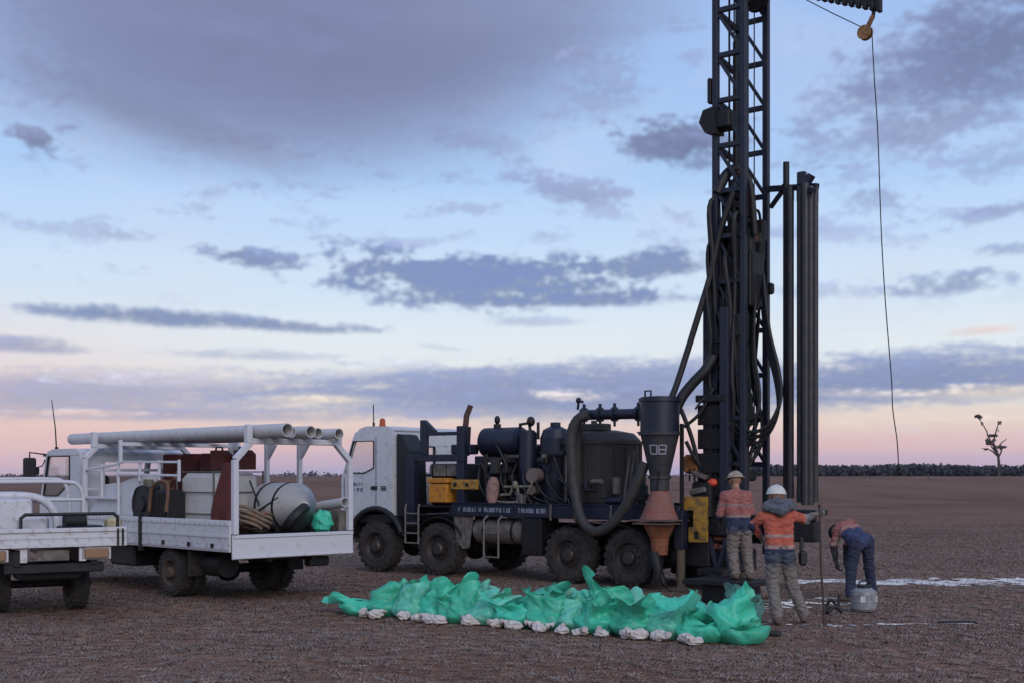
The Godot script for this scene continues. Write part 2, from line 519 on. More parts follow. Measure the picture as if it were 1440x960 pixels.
# ------------------------------------------------------------------ people: smooth surfaces round a skeleton
# bones: [from, to, radius, radius]; returns a mesh; paint gives each point its cloth colour
func flesh(bones: Array, cell: float, blend: float, crease: float, seed_: int, paint: Callable) -> ArrayMesh:
	var lo := Vector3.ONE * 1e9
	var hi := -lo
	for b in bones:
		for e in 2:
			var r: float = b[2 + e] + blend + cell * 3.0
			lo = lo.min(b[e] - Vector3.ONE * r)
			hi = hi.max(b[e] + Vector3.ONE * r)
	var nx := int((hi.x - lo.x) / cell) + 2
	var ny := int((hi.y - lo.y) / cell) + 2
	var nz := int((hi.z - lo.z) / cell) + 2
	var f := PackedFloat32Array()
	f.resize(nx * ny * nz)
	f.fill(1.0)
	for b in bones:
		var pa: Vector3 = b[0]
		var pb: Vector3 = b[1]
		var ra: float = b[2]
		var rb: float = b[3]
		var m := maxf(ra, rb) + blend + cell * 2.5
		var l := pa.min(pb) - Vector3.ONE * m
		var u := pa.max(pb) + Vector3.ONE * m
		var i0 := maxi(0, int((l.x - lo.x) / cell))
		var i1 := mini(nx - 1, int((u.x - lo.x) / cell) + 1)
		var j0 := maxi(0, int((l.y - lo.y) / cell))
		var j1 := mini(ny - 1, int((u.y - lo.y) / cell) + 1)
		var k0 := maxi(0, int((l.z - lo.z) / cell))
		var k1 := mini(nz - 1, int((u.z - lo.z) / cell) + 1)
		var ba := pb - pa
		var il := 1.0 / maxf(ba.length_squared(), 1e-8)
		for k in range(k0, k1 + 1):
			for j in range(j0, j1 + 1):
				var row := (k * ny + j) * nx
				for i in range(i0, i1 + 1):
					var q := Vector3(lo.x + i * cell, lo.y + j * cell, lo.z + k * cell) - pa
					var t := clampf(q.dot(ba) * il, 0.0, 1.0)
					var d := (q - ba * t).length() - (ra + (rb - ra) * t)
					var o := f[row + i]
					var hh := blend - absf(o - d)
					f[row + i] = minf(o, d) - (hh * hh / (4.0 * blend) if hh > 0.0 else 0.0)
	if crease > 0.0:
		var w := FastNoiseLite.new()
		w.seed = seed_
		w.frequency = 9.0
		w.fractal_octaves = 3
		for k in nz:
			for j in ny:
				var row := (k * ny + j) * nx
				for i in nx:
					if absf(f[row + i]) < 0.06:
						var p := Vector3(lo.x + i * cell, lo.y + j * cell, lo.z + k * cell)
						f[row + i] += crease * w.get_noise_3d(p.x, p.y * 1.8, p.z)
	var at := PackedInt32Array()
	at.resize(nx * ny * nz)
	at.fill(-1)
	var vs := PackedVector3Array()
	var ns := PackedVector3Array()
	var cs := PackedColorArray()
	var sx := 1
	var sy := nx
	var sz := nx * ny
	var off := [0, sx, sy, sx + sy, sz, sx + sz, sy + sz, sx + sy + sz]
	var edges := [[0, 1], [2, 3], [4, 5], [6, 7], [0, 2], [1, 3], [4, 6], [5, 7], [0, 4], [1, 5], [2, 6], [3, 7]]
	for k in nz - 1:
		for j in ny - 1:
			for i in nx - 1:
				var id := k * sz + j * sy + i
				var f0 := f[id]
				if f0 > cell * 2.0 or f0 < -cell * 2.0:
					continue
				var mask := 0
				for e in 8:
					if f[id + off[e]] < 0.0:
						mask |= 1 << e
				if mask == 0 or mask == 255:
					continue
				var sum := Vector3.ZERO
				var cnt := 0
				for e in edges:
					var a: int = e[0]
					var b: int = e[1]
					if ((mask >> a) & 1) != ((mask >> b) & 1):
						var fa := f[id + off[a]]
						var fb := f[id + off[b]]
						var t := fa / (fa - fb)
						var va := Vector3(a & 1, (a >> 1) & 1, (a >> 2) & 1)
						var vb := Vector3(b & 1, (b >> 1) & 1, (b >> 2) & 1)
						sum += va.lerp(vb, t)
						cnt += 1
				var p := lo + (Vector3(i, j, k) + sum / cnt) * cell
				var g := Vector3(f[id + 1] + f[id + 1 + sy] + f[id + 1 + sz] + f[id + 1 + sy + sz] - f[id] - f[id + sy] - f[id + sz] - f[id + sy + sz],
					f[id + sy] + f[id + sy + sx] + f[id + sy + sz] + f[id + sx + sy + sz] - f[id] - f[id + sx] - f[id + sz] - f[id + sx + sz],
					f[id + sz] + f[id + sz + sx] + f[id + sz + sy] + f[id + sx + sy + sz] - f[id] - f[id + sx] - f[id + sy] - f[id + sx + sy])
				at[id] = vs.size()
				vs.append(p)
				ns.append(g.normalized())
				cs.append(paint.call(p))
	var ix := PackedInt32Array()
	for k in range(1, nz - 1):
		for j in range(1, ny - 1):
			for i in range(1, nx - 1):
				var id := k * sz + j * sy + i
				if absf(f[id]) > cell * 2.0:
					continue
				var s0 := f[id] < 0.0
				for ax in 3:
					var st: int = [sx, sy, sz][ax]
					if s0 == (f[id + st] < 0.0):
						continue
					var u1: int = [sy, sz, sx][ax]
					var v1: int = [sz, sx, sy][ax]
					var q := [at[id], at[id - u1], at[id - u1 - v1], at[id - v1]]
					if q.has(-1):
						continue
					if s0:
						ix.append_array([q[0], q[2], q[1], q[0], q[3], q[2]])
					else:
						ix.append_array([q[0], q[1], q[2], q[0], q[2], q[3]])
	# front faces run clockwise: turn any that disagree with the surface's own direction
	for t in range(0, ix.size(), 3):
		var g2 := (vs[ix[t + 1]] - vs[ix[t]]).cross(vs[ix[t + 2]] - vs[ix[t]])
		if g2.dot(ns[ix[t]] + ns[ix[t + 1]] + ns[ix[t + 2]]) > 0.0:
			var sw := ix[t + 1]
			ix[t + 1] = ix[t + 2]
			ix[t + 2] = sw
	var arr := []
	arr.resize(Mesh.ARRAY_MAX)
	arr[Mesh.ARRAY_VERTEX] = vs
	arr[Mesh.ARRAY_NORMAL] = ns
	arr[Mesh.ARRAY_COLOR] = cs
	arr[Mesh.ARRAY_INDEX] = ix
	var m := ArrayMesh.new()
	m.add_surface_from_arrays(Mesh.PRIMITIVE_TRIANGLES, arr)
	return m


func flesh_part(called: String, bones: Array, cell: float, blend: float, crease: float, seed_: int, paint: Callable, m: Material, parent: Node3D) -> void:
	var o := MeshInstance3D.new()
	o.mesh = flesh(bones, cell, blend, crease, seed_, paint)
	o.material_override = m
	o.name = called
	parent.add_child(o, true)


# a hand: palm and five fingers curling from the wrist along dir; bend is the side the fingers curl to
func hand_bones(wrist: Vector3, dir: Vector3, bend: Vector3, thumb: Vector3) -> Array:
	var out := []
	var d := dir.normalized()
	var s := thumb.normalized()
	var c := bend.normalized()
	var palm := wrist + d * 0.085
	out.append([wrist - d * 0.03, palm + s * 0.012, 0.029, 0.024])
	out.append([wrist, palm - s * 0.018, 0.027, 0.022])
	var len := [0.040, 0.046, 0.043, 0.034]
	for i in 4:
		var o := palm + s * (0.033 - i * 0.022)
		var a: Vector3 = o + (d * 0.75 + c * 0.5).normalized() * len[i]
		var b: Vector3 = a + (d * 0.05 + c * 1.0).normalized() * len[i] * 0.75
		var e: Vector3 = b + (d * -0.6 + c * 0.6).normalized() * len[i] * 0.55
		out.append([o, a, 0.0105, 0.0098])
		out.append([a, b, 0.0098, 0.0092])
		out.append([b, e, 0.0092, 0.008])
	var t0 := wrist + d * 0.03 + s * 0.026
	var t1 := t0 + (d * 0.6 + s * 0.7 + c * 0.25).normalized() * 0.042
	var t2 := t1 + (d * 0.7 + c * 0.7).normalized() * 0.034
	out.append([t0, t1, 0.0135, 0.0115])
	out.append([t1, t2, 0.0115, 0.0095])
	return out


func head_bones(at: Vector3, face: Vector3, up: Vector3) -> Array:
	var f := face.normalized()
	var u := up.normalized()
	var s := u.cross(f).normalized()
	var out := [[at + u * 0.03 - f * 0.02, at + u * 0.035 + f * 0.02, 0.088, 0.084], [at - u * 0.04 + f * 0.03, at - u * 0.075 + f * 0.05, 0.066, 0.045],
		[at - u * 0.005 + f * 0.098, at - u * 0.03 + f * 0.116, 0.010, 0.014], [at - u * 0.062 + f * 0.09 + s * 0.016, at - u * 0.062 + f * 0.09 - s * 0.016, 0.011, 0.011],
		[at + u * 0.012 + f * 0.085 + s * 0.04, at + u * 0.012 + f * 0.085 - s * 0.04, 0.016, 0.016],
		[at - u * 0.05 - f * 0.02, at - u * 0.17 - f * 0.03, 0.055, 0.058]]
	for q in [-1.0, 1.0]:
		out.append([at + s * 0.086 * q + u * 0.012, at + s * 0.088 * q - u * 0.03, 0.017, 0.011])
		out.append([at + s * 0.036 * q + f * 0.088 - u * 0.02, at + s * 0.05 * q + f * 0.07 - u * 0.035, 0.018, 0.018])
	return out


func lin(r: float, g: float, b: float) -> Color:
	return srgb(r, g, b).srgb_to_linear()


# joints: a dictionary of points relative to the ground between the feet
func person(j: Dictionary, label: String, at: Vector3, looks: Dictionary) -> Node3D:
	var p := thing("person", label, "person", Transform3D(Basis(), at))
	var skin := tinted("skin", 0.6)
	var cloth := tinted("cloth", 0.92)
	var up: Vector3 = j.up
	var face: Vector3 = j.face
	# the body under the clothes: one surface with head, neck, trunk, limbs and hands
	var body := head_bones(j.head, face, up)
	var chest: Vector3 = (j.sl + j.sr) * 0.5
	var hips: Vector3 = (j.hl + j.hr) * 0.5
	body.append([chest, hips, 0.075, 0.065])
	body.append([j.head - up * 0.1, chest, 0.052, 0.07])
	for s in ["l", "r"]:
		body.append([j["s" + s], j["e" + s], 0.045, 0.038])
		body.append([j["e" + s], j["w" + s], 0.040, 0.030])
		body.append([j["h" + s], j["k" + s], 0.058, 0.045])
		body.append([j["k" + s], j["a" + s], 0.05, 0.04])
		body.append_array(hand_bones(j["w" + s], j["d" + s], j["c" + s], j["t" + s]))
	var skin_col: Color = lin(150, 112, 92)
	var glove: Color = looks.get("glove", skin_col)
	var paint_body := func(q: Vector3) -> Color:
		for s in ["l", "r"]:
			if q.distance_to(j["w" + s]) < 0.2 and q.distance_to(j["e" + s]) > 0.13:
				return glove
		return skin_col
	flesh_part("body", body, 0.010, 0.012, 0.0, 3, paint_body, skin, p)
	# shirt
	var shirt := []
	var side: Vector3 = (j.sr - j.sl).normalized()
	var waist: Vector3 = hips.lerp(chest, 0.28)
	for q in [-1.0, 1.0]:
		shirt.append([chest + side * 0.095 * q - up * 0.03, waist + side * 0.075 * q, 0.115, 0.108])
		shirt.append([waist + side * 0.075 * q, hips + side * 0.075 * q + (waist - hips) * looks.get("hem", 0.2), 0.108, 0.122])
	shirt.append([j.sl, j.sr, 0.072, 0.072])
	shirt.append([chest + up * 0.07, chest - up * 0.08, 0.07, 0.10])
	for s in ["l", "r"]:
		shirt.append([j["s" + s], j["e" + s], 0.072, 0.058])
		shirt.append([j["e" + s], j["w" + s].lerp(j["e" + s], 0.22), 0.06, 0.045])
	flesh_part("shirt", shirt, 0.013, 0.035, 0.016, int(looks.seed), looks.shirt, cloth, p)
	# trousers
	var legs := []
	for q in [[-1.0, "l"], [1.0, "r"]]:
		legs.append([hips + side * 0.07 * q[0] + (waist - hips) * 0.55, j["h" + q[1]], 0.115, 0.112])
		legs.append([j["h" + q[1]], j["k" + q[1]], 0.105, 0.082])
		legs.append([j["k" + q[1]], j["a" + q[1]] + Vector3(0, 0.02, 0), 0.082, 0.075])
	flesh_part("trousers", legs, 0.013, 0.035, 0.02, int(looks.seed) + 4, looks.trousers, cloth, p)
	for s in ["l", "r"]:
		var a: Vector3 = j["a" + s]
		var toe: Vector3 = j["toe" + s]
		var ft := Vector3(a.x, a.y - 0.045, a.z)
		var boot := [[a + Vector3(0, 0.06, 0), ft, 0.06, 0.052], [ft, ft + toe * 0.17 + Vector3(0, -0.012, 0), 0.05, 0.045], [ft - toe * 0.05, ft + Vector3(0, -0.005, 0), 0.042, 0.045]]
		flesh_part("boot", boot, 0.011, 0.02, 0.0, 1, func(_q: Vector3) -> Color: return lin(92, 78, 68), cloth, p)
	# safety helmet: shell with a ridge, and a brim
	var hm := MB.new()
	var hx := Transform3D(Basis(up.cross(face).normalized(), up, face.normalized()), j.head + up * 0.042)
	var prof := []
	for i in 9:
		var t := i / 8.0 * PI / 2
		prof.append(Vector2(cos(t) * 0.128, sin(t) * 0.115))
	hm.lathe(prof, hx, 24)
	for i in 8:
		var t0 := PI * (0.12 + 0.76 * i / 8.0)
		var t1 := PI * (0.12 + 0.76 * (i + 1) / 8.0)
		hm.beam(hx * Vector3(0, sin(t0) * 0.117, cos(t0) * 0.128), hx * Vector3(0, sin(t1) * 0.117, cos(t1) * 0.128), 0.03, 0.012, 0.004)
	var sh := part("helmet", hm, mat("helmet_white", srgb(206, 204, 200), 0.5, 0.0, srgb(120, 105, 98), looks.get("helmet_dirt", 0.3), 0.35) if not looks.has("helmet") else looks.helmet, p)
	var br := MB.new()
	br.lathe([Vector2(0.126, 0.004), Vector2(looks.get("brim", 0.15), -0.008), Vector2(looks.get("brim", 0.15), -0.014), Vector2(0.124, -0.004)], hx, 24)
	br.ball(hx * Vector3(0, -0.006, 0.13), Vector3(0.08, 0.012, 0.05), 12)
	part("brim", br, sh.material_override, sh)
	return p


# ------------------------------------------------------------------ wheels
# axis along z; the outer face looks to +z at z = 0
func wheel(r: float, w: float, rim_r: float, tyre_m: Material, rim_m: Material, lugs: int, dish := -0.1) -> Node3D:
	var root := Node3D.new()
	root.name = "wheel"
	var ax := Transform3D(Basis(Vector3.RIGHT, Vector3(0, 0, 1), Vector3(0, -1, 0)), Vector3.ZERO)
	var t := MB.new()
	var hw := w * 0.5
	t.lathe([Vector2(rim_r, -w + 0.02), Vector2(rim_r + 0.02, -w), Vector2(r * 0.8, -w - 0.005), Vector2(r * 0.93, -w + 0.02), Vector2(r - 0.02, -w + 0.05), Vector2(r - 0.016, -hw), Vector2(r - 0.02, -0.05), Vector2(r * 0.93, -0.02), Vector2(r * 0.8, 0.005), Vector2(rim_r + 0.02, 0.0), Vector2(rim_r, -0.02)], ax, 40)
	for i in lugs:
		for q in [-1, 1]:
			var a := TAU * (i + (0.25 if q > 0 else -0.25)) / lugs
			var bs := Basis(Vector3(0, 0, 1), a)
			t.box(bs * Vector3(r - 0.016, 0, 0) + Vector3(0, 0, -hw + q * hw * 0.52), Vector3(0.022, TAU * r / lugs * 0.62, hw * 0.86), 0.005, bs * Basis(Vector3(1, 0, 0), 0.25 * q))
			t.box(bs * Vector3(r * 0.945, 0, 0) + Vector3(0, 0, -0.014 if q > 0 else -w + 0.014), Vector3(0.05, TAU * r / lugs * 0.5, 0.012), 0.004, bs)
	part("tyre", t, tyre_m, root)
	var m := MB.new()
	m.lathe([Vector2(rim_r + 0.015, 0.004), Vector2(rim_r - 0.012, 0.0), Vector2(rim_r - 0.03, dish * 0.5), Vector2(rim_r * 0.78, dish), Vector2(rim_r * 0.45, dish + 0.02), Vector2(rim_r * 0.42, dish + 0.09), Vector2(rim_r * 0.34, dish + 0.12), Vector2(0.0, dish + 0.125)], ax, 32)
	m.lathe([Vector2(rim_r - 0.01, -w + 0.01), Vector2(rim_r - 0.02, dish)], ax, 32)
	part("rim", m, rim_m, root)
	var nuts := MB.new()
	for i in 10:
		var a2 := TAU * i / 10
		var o := Vector3(cos(a2), sin(a2), 0) * rim_r * 0.6
		nuts.cyl(o + Vector3(0, 0, dish - 0.01), o + Vector3(0, 0, dish + 0.045), 0.018, 6)
	part("wheel_nuts", nuts, rim_m, root).set_meta("kind", "stuff")
	return root


func put_wheel(proto: Node3D, parent: Node3D, at: Vector3, flip: bool, spin: float) -> void:
	var w := proto.duplicate() as Node3D
	w.name = "wheel"
	parent.add_child(w, true)
	w.transform = Transform3D(Basis(Vector3.UP, PI if flip else 0.0) * Basis(Vector3(0, 0, 1), spin), at)


# small strokes in the manner of lettering too worn and small to read
func strokes(mb: MB, xf: Transform3D, width: float, height: float, seed_: int) -> void:
	var rng := RandomNumberGenerator.new()
	rng.seed = seed_
	var x := 0.0
	var s := height * 0.16
	while x < width:
		var w := height * rng.randf_range(0.42, 0.62)
		if rng.randf() < 0.14:
			x += w
			continue
		mb.box(xf * Vector3(x + s * 0.5, height * 0.5, 0), Vector3(s, height, 0.004), 0.001, xf.basis)
		if rng.randf() < 0.6:
			mb.box(xf * Vector3(x + w - s * 0.5, height * 0.5, 0), Vector3(s, height, 0.004), 0.001, xf.basis)
		for q in [0.08, 0.5, 0.92]:
			if rng.randf() < 0.6:
				mb.box(xf * Vector3(x + w * 0.5, height * q, 0), Vector3(w - 2.0 * s - 0.001, s, 0.004), 0.001, xf.basis)
		x += w + height * 0.18


# ------------------------------------------------------------------ the drilling rig
# own axes: x to the rear, y up, z to its left side (0 at the outer face of the wheels)
func drilling_rig() -> void:
	var rig := thing("drilling_rig", "dark blue truck-mounted drilling rig with white cab and tall lattice mast", "drilling rig", Transform3D(Basis(Vector3.UP, deg_to_rad(-38.28)), Vector3(-2.859, 0, -26.67)))
	var white := mat("cab_white", srgb(198, 200, 208), 0.4, 0.0, srgb(160, 152, 148), 0.24, 0.7)
	var blue := mat("rig_blue", srgb(16, 22, 46), 0.5, 0.0, srgb(40, 37, 38), 0.34, 0.7)
	var steel := mat("dark_steel", srgb(22, 22, 26), 0.6, 0.2, srgb(42, 38, 36), 0.36, 0.6)
	var olive := mat("dusty_drum", srgb(38, 38, 36), 0.7, 0.0, srgb(54, 50, 45), 0.42, 0.7)
	var rust := mat("rust_orange", srgb(150, 88, 56), 0.8, 0.0, srgb(104, 72, 62), 0.45, 0.45)
	var pinkrust := mat("pink_dust", srgb(138, 80, 66), 0.85, 0.0, srgb(124, 100, 96), 0.5, 0.35)
	var yellow := mat("rig_yellow", srgb(176, 130, 40), 0.6, 0.0, srgb(104, 82, 56), 0.42, 0.6)
	var amber := mat("box_yellow", srgb(196, 128, 34), 0.55, 0.0, srgb(140, 92, 44), 0.4, 0.45)
	var rubber := mat("tyre_rubber", srgb(32, 31, 32), 0.9, 0.0, srgb(66, 57, 53), 0.5, 0.6)
	var rimm := mat("rim_steel", srgb(62, 58, 58), 0.5, 0.3, srgb(70, 60, 55), 0.5, 0.4)
	var hose := mat("black_hose", srgb(20, 20, 23), 0.6, 0.0, srgb(46, 41, 38), 0.34, 0.5)
	var dustyhose := mat("grey_hose", srgb(40, 40, 42), 0.7, 0.0, srgb(64, 60, 57), 0.45, 0.5)
	var greyp := mat("grey_paint", srgb(112, 108, 104), 0.65, 0.0, srgb(84, 74, 68), 0.5, 0.6)
	var glass := glass_material()
	var black := plain("black_plastic", srgb(24, 24, 27), 0.6)

	# cab: near and far side walls with window openings, back, front, roof, floor
	var cab := Node3D.new()
	cab.name = "cab"
	rig.add_child(cab)
	var side := [-1.02, 0.55, -1.02, 1.95, -0.68, 2.80, -0.56, 2.93, 0.42, 2.95, 0.45, 2.88, 0.45, 1.16]
	for i in 13:
		var a := deg_to_rad(54.0 + 116.0 * i / 12.0)
		side.append_array([cos(a) * 0.77, 0.53 + sin(a) * 0.77])
	side.append_array([-0.76, 0.55])
	var winp := pv([-0.89, 2.06, -0.66, 2.72, -0.06, 2.72, -0.06, 2.16, -0.34, 2.05])
	for q in [[-0.06, "side_wall"], [-2.34, "side_wall"]]:
		var mb := MB.new()
		mb.prism(holed(pv(side), winp), Transform3D(Basis(), Vector3(0, 0, q[0] - 0.025)), 0.05)
		part(q[1], mb, white, cab)
		var gl := MB.new()
		gl.prism(winp, Transform3D(Basis(), Vector3(0, 0, q[0] - 0.004)), 0.006)
		part("side_window", gl, glass, cab)
		var fr := MB.new()
		for k in winp.size():
			var a2 := winp[k]
			var b2 := winp[(k + 1) % winp.size()]
			var zz: float = q[0] + (0.028 if q[0] > -1.0 else -0.028)
			fr.beam(Vector3(a2.x, a2.y, zz), Vector3(b2.x, b2.y, zz), 0.05, 0.02, 0.006)
		part("window_seal", fr, black, cab)
	var cb := MB.new()
	cb.bx(Vector3(0.40, 1.16, -2.31), Vector3(0.45, 2.0, -0.09), 0.01)
	cb.bx(Vector3(0.40, 2.62, -2.31), Vector3(0.45, 2.95, -0.09), 0.01)
	for zz in [[-2.31, -1.35], [-0.42, -0.09]]:
		cb.bx(Vector3(0.40, 2.0, zz[0]), Vector3(0.45, 2.62, zz[1]), 0.004)
	part("back_wall", cb, white, cab)
	for zz in [[-1.35, -0.42]]:
		var gb := MB.new()
		gb.bx(Vector3(0.418, 2.0, zz[0]), Vector3(0.426, 2.62, zz[1]), 0.001)
		part("rear_window", gb, glass, cab)
		var gs := MB.new()
		for e in [[Vector3(0.46, 2.02, zz[0]), Vector3(0.46, 2.60, zz[0])], [Vector3(0.46, 2.02, zz[1]), Vector3(0.46, 2.60, zz[1])], [Vector3(0.46, 2.01, zz[0]), Vector3(0.46, 2.01, zz[1])], [Vector3(0.46, 2.61, zz[0]), Vector3(0.46, 2.61, zz[1])]]:
			gs.beam(e[0], e[1], 0.05, 0.03, 0.006)
		part("window_seal", gs, black, cab)
	var rf := MB.new()
	rf.prism(pv([-0.56, 2.90, -0.50, 2.98, -0.30, 3.03, 0.30, 3.02, 0.45, 2.96, 0.45, 2.90]), Transform3D(Basis(), Vector3(0, 0, -2.36)), 2.32)
	part("roof", rf, white, cab)
	var fn := MB.new()
	fn.bx(Vector3(-1.06, 0.55, -2.36), Vector3(-0.98, 1.93, -0.04), 0.02)
	fn.beam(Vector3(-1.0, 1.95, -0.08), Vector3(-0.60, 2.9, -0.08), 0.06, 0.09)
	fn.beam(Vector3(-1.0, 1.95, -2.32), Vector3(-0.60, 2.9, -2.32), 0.06, 0.09)
	part("front_panel", fn, white, cab)
	var ws := MB.new()
	ws.beam(Vector3(-1.005, 1.95, -1.2), Vector3(-0.62, 2.88, -1.2), 2.16, 0.006, 0.001)
	part("windscreen", ws, glass, cab)
	var inn := MB.new()
	inn.bx(Vector3(-0.98, 1.0, -2.3), Vector3(0.4, 1.2, -0.1), 0.02)
	inn.bx(Vector3(-0.98, 1.2, -2.3), Vector3(-0.72, 1.98, -0.1), 0.05)
	for zz in [-0.62, -1.75]:
		inn.bx(Vector3(-0.25, 1.2, zz - 0.25), Vector3(0.25, 1.6, zz + 0.25), 0.06)
		inn.bx(Vector3(0.12, 1.55, zz - 0.24), Vector3(0.3, 2.25, zz + 0.24), 0.06)
	inn.bx(Vector3(0.22, 2.22, -1.9), Vector3(0.32, 2.5, -1.6), 0.04)
	part("seats", inn, black, cab)
	# flared black wheel arch, door lines, handle, marks on the door
	var ar := MB.new()
	var arc := []
	for i in 13:
		var a := deg_to_rad(22.0 + 146.0 * i / 12.0)
		arc.append(Vector3(cos(a) * 0.80, 0.53 + sin(a) * 0.78, -0.02))
	ar.tube(arc, 0.06, 8)
	for i in 12:
		var p0: Vector3 = arc[i]
		var p1: Vector3 = arc[i + 1]
		ar.quad(p0, p1, p1 + Vector3(0, 0, -0.6), p0 + Vector3(0, 0, -0.6), -(p0 - Vector3(0, 0.53, 0)))
	part("wheel_arch", ar, black, cab)
	for e in [[Vector3(0.0, 1.36, -0.032), Vector3(0.0, 2.80, -0.032)], [Vector3(-0.92, 1.28, -0.032), Vector3(-0.76, 1.28, -0.032)], [Vector3(-0.94, 1.28, -0.032), Vector3(-0.94, 1.95, -0.032)]]:
		var dr := MB.new()
		dr.beam(e[0], e[1], 0.012, 0.008, 0.001)
		part("door_gap", dr, black, cab)
	var hd := MB.new()
	hd.bx(Vector3(-0.14, 1.70, -0.034), Vector3(0.04, 1.78, -0.012), 0.01)
	part("door_handle", hd, black, cab)
	var vent := MB.new()
	for i in 3:
		vent.bx(Vector3(0.14, 1.69 + i * 0.035, -0.034), Vector3(0.30, 1.71 + i * 0.035, -0.02), 0.004)
	part("air_vent", vent, black, cab)
	var lt := MB.new()
	strokes(lt, Transform3D(Basis(), Vector3(-0.88, 1.78, -0.033)), 0.5, 0.07, 4)
	strokes(lt, Transform3D(Basis(), Vector3(-0.86, 1.66, -0.033)), 0.5, 0.08, 9)
	part("door_lettering", lt, plain("navy_print", srgb(40, 48, 96), 0.5), cab)
	var bc := MB.new()
	bc.lathe([Vector2(0.07, 0), Vector2(0.07, 0.05), Vector2(0.065, 0.05)], Transform3D(Basis(), Vector3(-0.12, 3.02, -0.35)), 16)
	bc.lathe([Vector2(0.062, 0.05), Vector2(0.06, 0.15), Vector2(0.03, 0.185), Vector2(0, 0.19)], Transform3D(Basis(), Vector3(-0.12, 3.02, -0.35)), 16)
	part("beacon", bc, plain("beacon_orange", srgb(160, 68, 32), 0.3), cab)
	var ae := MB.new()
	ae.tube([Vector3(-0.28, 2.98, -0.25), Vector3(-0.29, 3.5, -0.25)], 0.012, 6)
	ae.cyl(Vector3(-0.28, 2.98, -0.25), Vector3(-0.28, 3.12, -0.25), 0.025, 8)
	part("aerial", ae, black, cab)
	var snk := MB.new()
	snk.prism(pv([0.5, 1.2, 0.5, 2.86, 0.62, 2.84, 0.86, 2.5, 0.9, 1.2]), Transform3D(Basis(), Vector3(0, 0, -0.62)), 0.48)
	part("air_intake", snk, black, cab)

	# chassis and undergear
	var ch := MB.new()
	for zz in [-0.78, -1.6]:
		ch.bx(Vector3(-0.9, 0.78, zz - 0.05), Vector3(8.1, 1.06, zz + 0.05))
	for x in [-0.2, 1.0, 2.2, 3.4, 4.4, 5.6, 6.9, 7.9]:
		ch.bx(Vector3(x - 0.06, 0.80, -1.56), Vector3(x + 0.06, 1.03, -0.83))
	for x in [0.0, 1.73, 4.94, 6.27]:
		ch.cyl(Vector3(x, 0.52, -0.3), Vector3(x, 0.52, -2.1), 0.11, 12)
		ch.ball(Vector3(x, 0.52, -1.2), Vector3(0.26, 0.26, 0.26), 14)
		for zz in [-0.72, -1.66]:
			for k in 4:
				ch.bx(Vector3(x - 0.52 + k * 0.04, 0.62 + k * 0.025, zz - 0.045), Vector3(x + 0.52 - k * 0.04, 0.64 + k * 0.025, zz + 0.045), 0.003)
	ch.cyl(Vector3(2.2, 0.72, -1.2), Vector3(4.8, 0.6, -1.2), 0.06, 10)
	part("chassis", ch, steel, rig)
	var proto := wheel(0.53, 0.34, 0.30, rubber, rimm, 22)
	var k0 := 0
	for x in [0.0, 1.73, 4.94, 6.27]:
		put_wheel(proto, rig, Vector3(x, 0.525, 0.0), false, 0.3 + k0)
		put_wheel(proto, rig, Vector3(x, 0.525, -2.4), true, 1.1 + k0)
		k0 += 1
	proto.free()
	for x in [1.73, 5.6]:
		var long := 0.0 if x < 3.0 else 1.0
		var pts := []
		for i in 9:
			var a := PI * (0.12 + 0.76 * i / 8.0)
			pts.append(Vector3(x + cos(a) * (0.66 + 0.62 * long), 0.60 + sin(a) * 0.56, 0.0))
		for zz in [[0.0, -0.45], [-1.95, -2.4]]:
			var mg := MB.new()
			for i in 8:
				mg.beam(pts[i] + Vector3(0, 0, (zz[0] + zz[1]) * 0.5), pts[i + 1] + Vector3(0, 0, (zz[0] + zz[1]) * 0.5), 0.42, 0.02, 0.004)
			part("mudguard", mg, steel, rig)

	# deck
	var dk := MB.new()
	dk.bx(Vector3(0.75, 1.36, -2.36), Vector3(7.3, 1.40, -0.06), 0.006)
	for x in [1.0, 2.0, 3.0, 4.0, 5.0, 6.0, 7.0]:
		dk.bx(Vector3(x - 0.04, 1.22, -2.3), Vector3(x + 0.04, 1.357, -0.1), 0.006)
	part("deck", dk, steel, rig)
	for zz in [-0.03, -2.39]:
		var rl := MB.new()
		rl.bx(Vector3(2.1, 1.2, zz - 0.03), Vector3(7.3, 1.45, zz + 0.03), 0.012)
		rl.bx(Vector3(2.1, 1.45, zz - 0.05), Vector3(7.3, 1.47, zz + 0.05), 0.004)
		part("deck_rail", rl, blue, rig)
	var dl := MB.new()
	strokes(dl, Transform3D(Basis(), Vector3(2.3, 1.29, 0.003)), 0.55, 0.085, 21)
	strokes(dl, Transform3D(Basis(), Vector3(2.95, 1.29, 0.003)), 0.65, 0.085, 22)
	strokes(dl, Transform3D(Basis(), Vector3(3.75, 1.29, 0.003)), 0.65, 0.085, 23)
	part("deck_lettering", dl, plain("faded_white_print", srgb(140, 144, 160), 0.7), rig)
	for x in [4.55, 5.1, 5.9]:
		var lk := MB.new()
		lk.bx(Vector3(x, 1.16, 0.004), Vector3(x + 0.04, 1.46, 0.03), 0.006)
		part("deck_stake", lk, greyp, rig)

	# blue frame behind the cab
	var f1 := MB.new()
	f1.bx(Vector3(0.86, 0.95, -0.16), Vector3(1.08, 2.42, 0.0), 0.015)
	f1.bx(Vector3(0.86, 2.28, -0.14), Vector3(2.42, 2.42, -0.02), 0.012)
	f1.bx(Vector3(1.24, 2.42, -0.14), Vector3(1.40, 3.0, -0.02), 0.012)
	f1.prism(pv([1.24, 2.96, 1.24, 3.12, 1.34, 3.12, 1.62, 2.9, 1.62, 2.8, 1.40, 2.8]), Transform3D(Basis(), Vector3(0, 0, -0.135)), 0.10)
	f1.bx(Vector3(1.40, 2.80, -0.13), Vector3(2.3, 2.87, -0.03), 0.01)
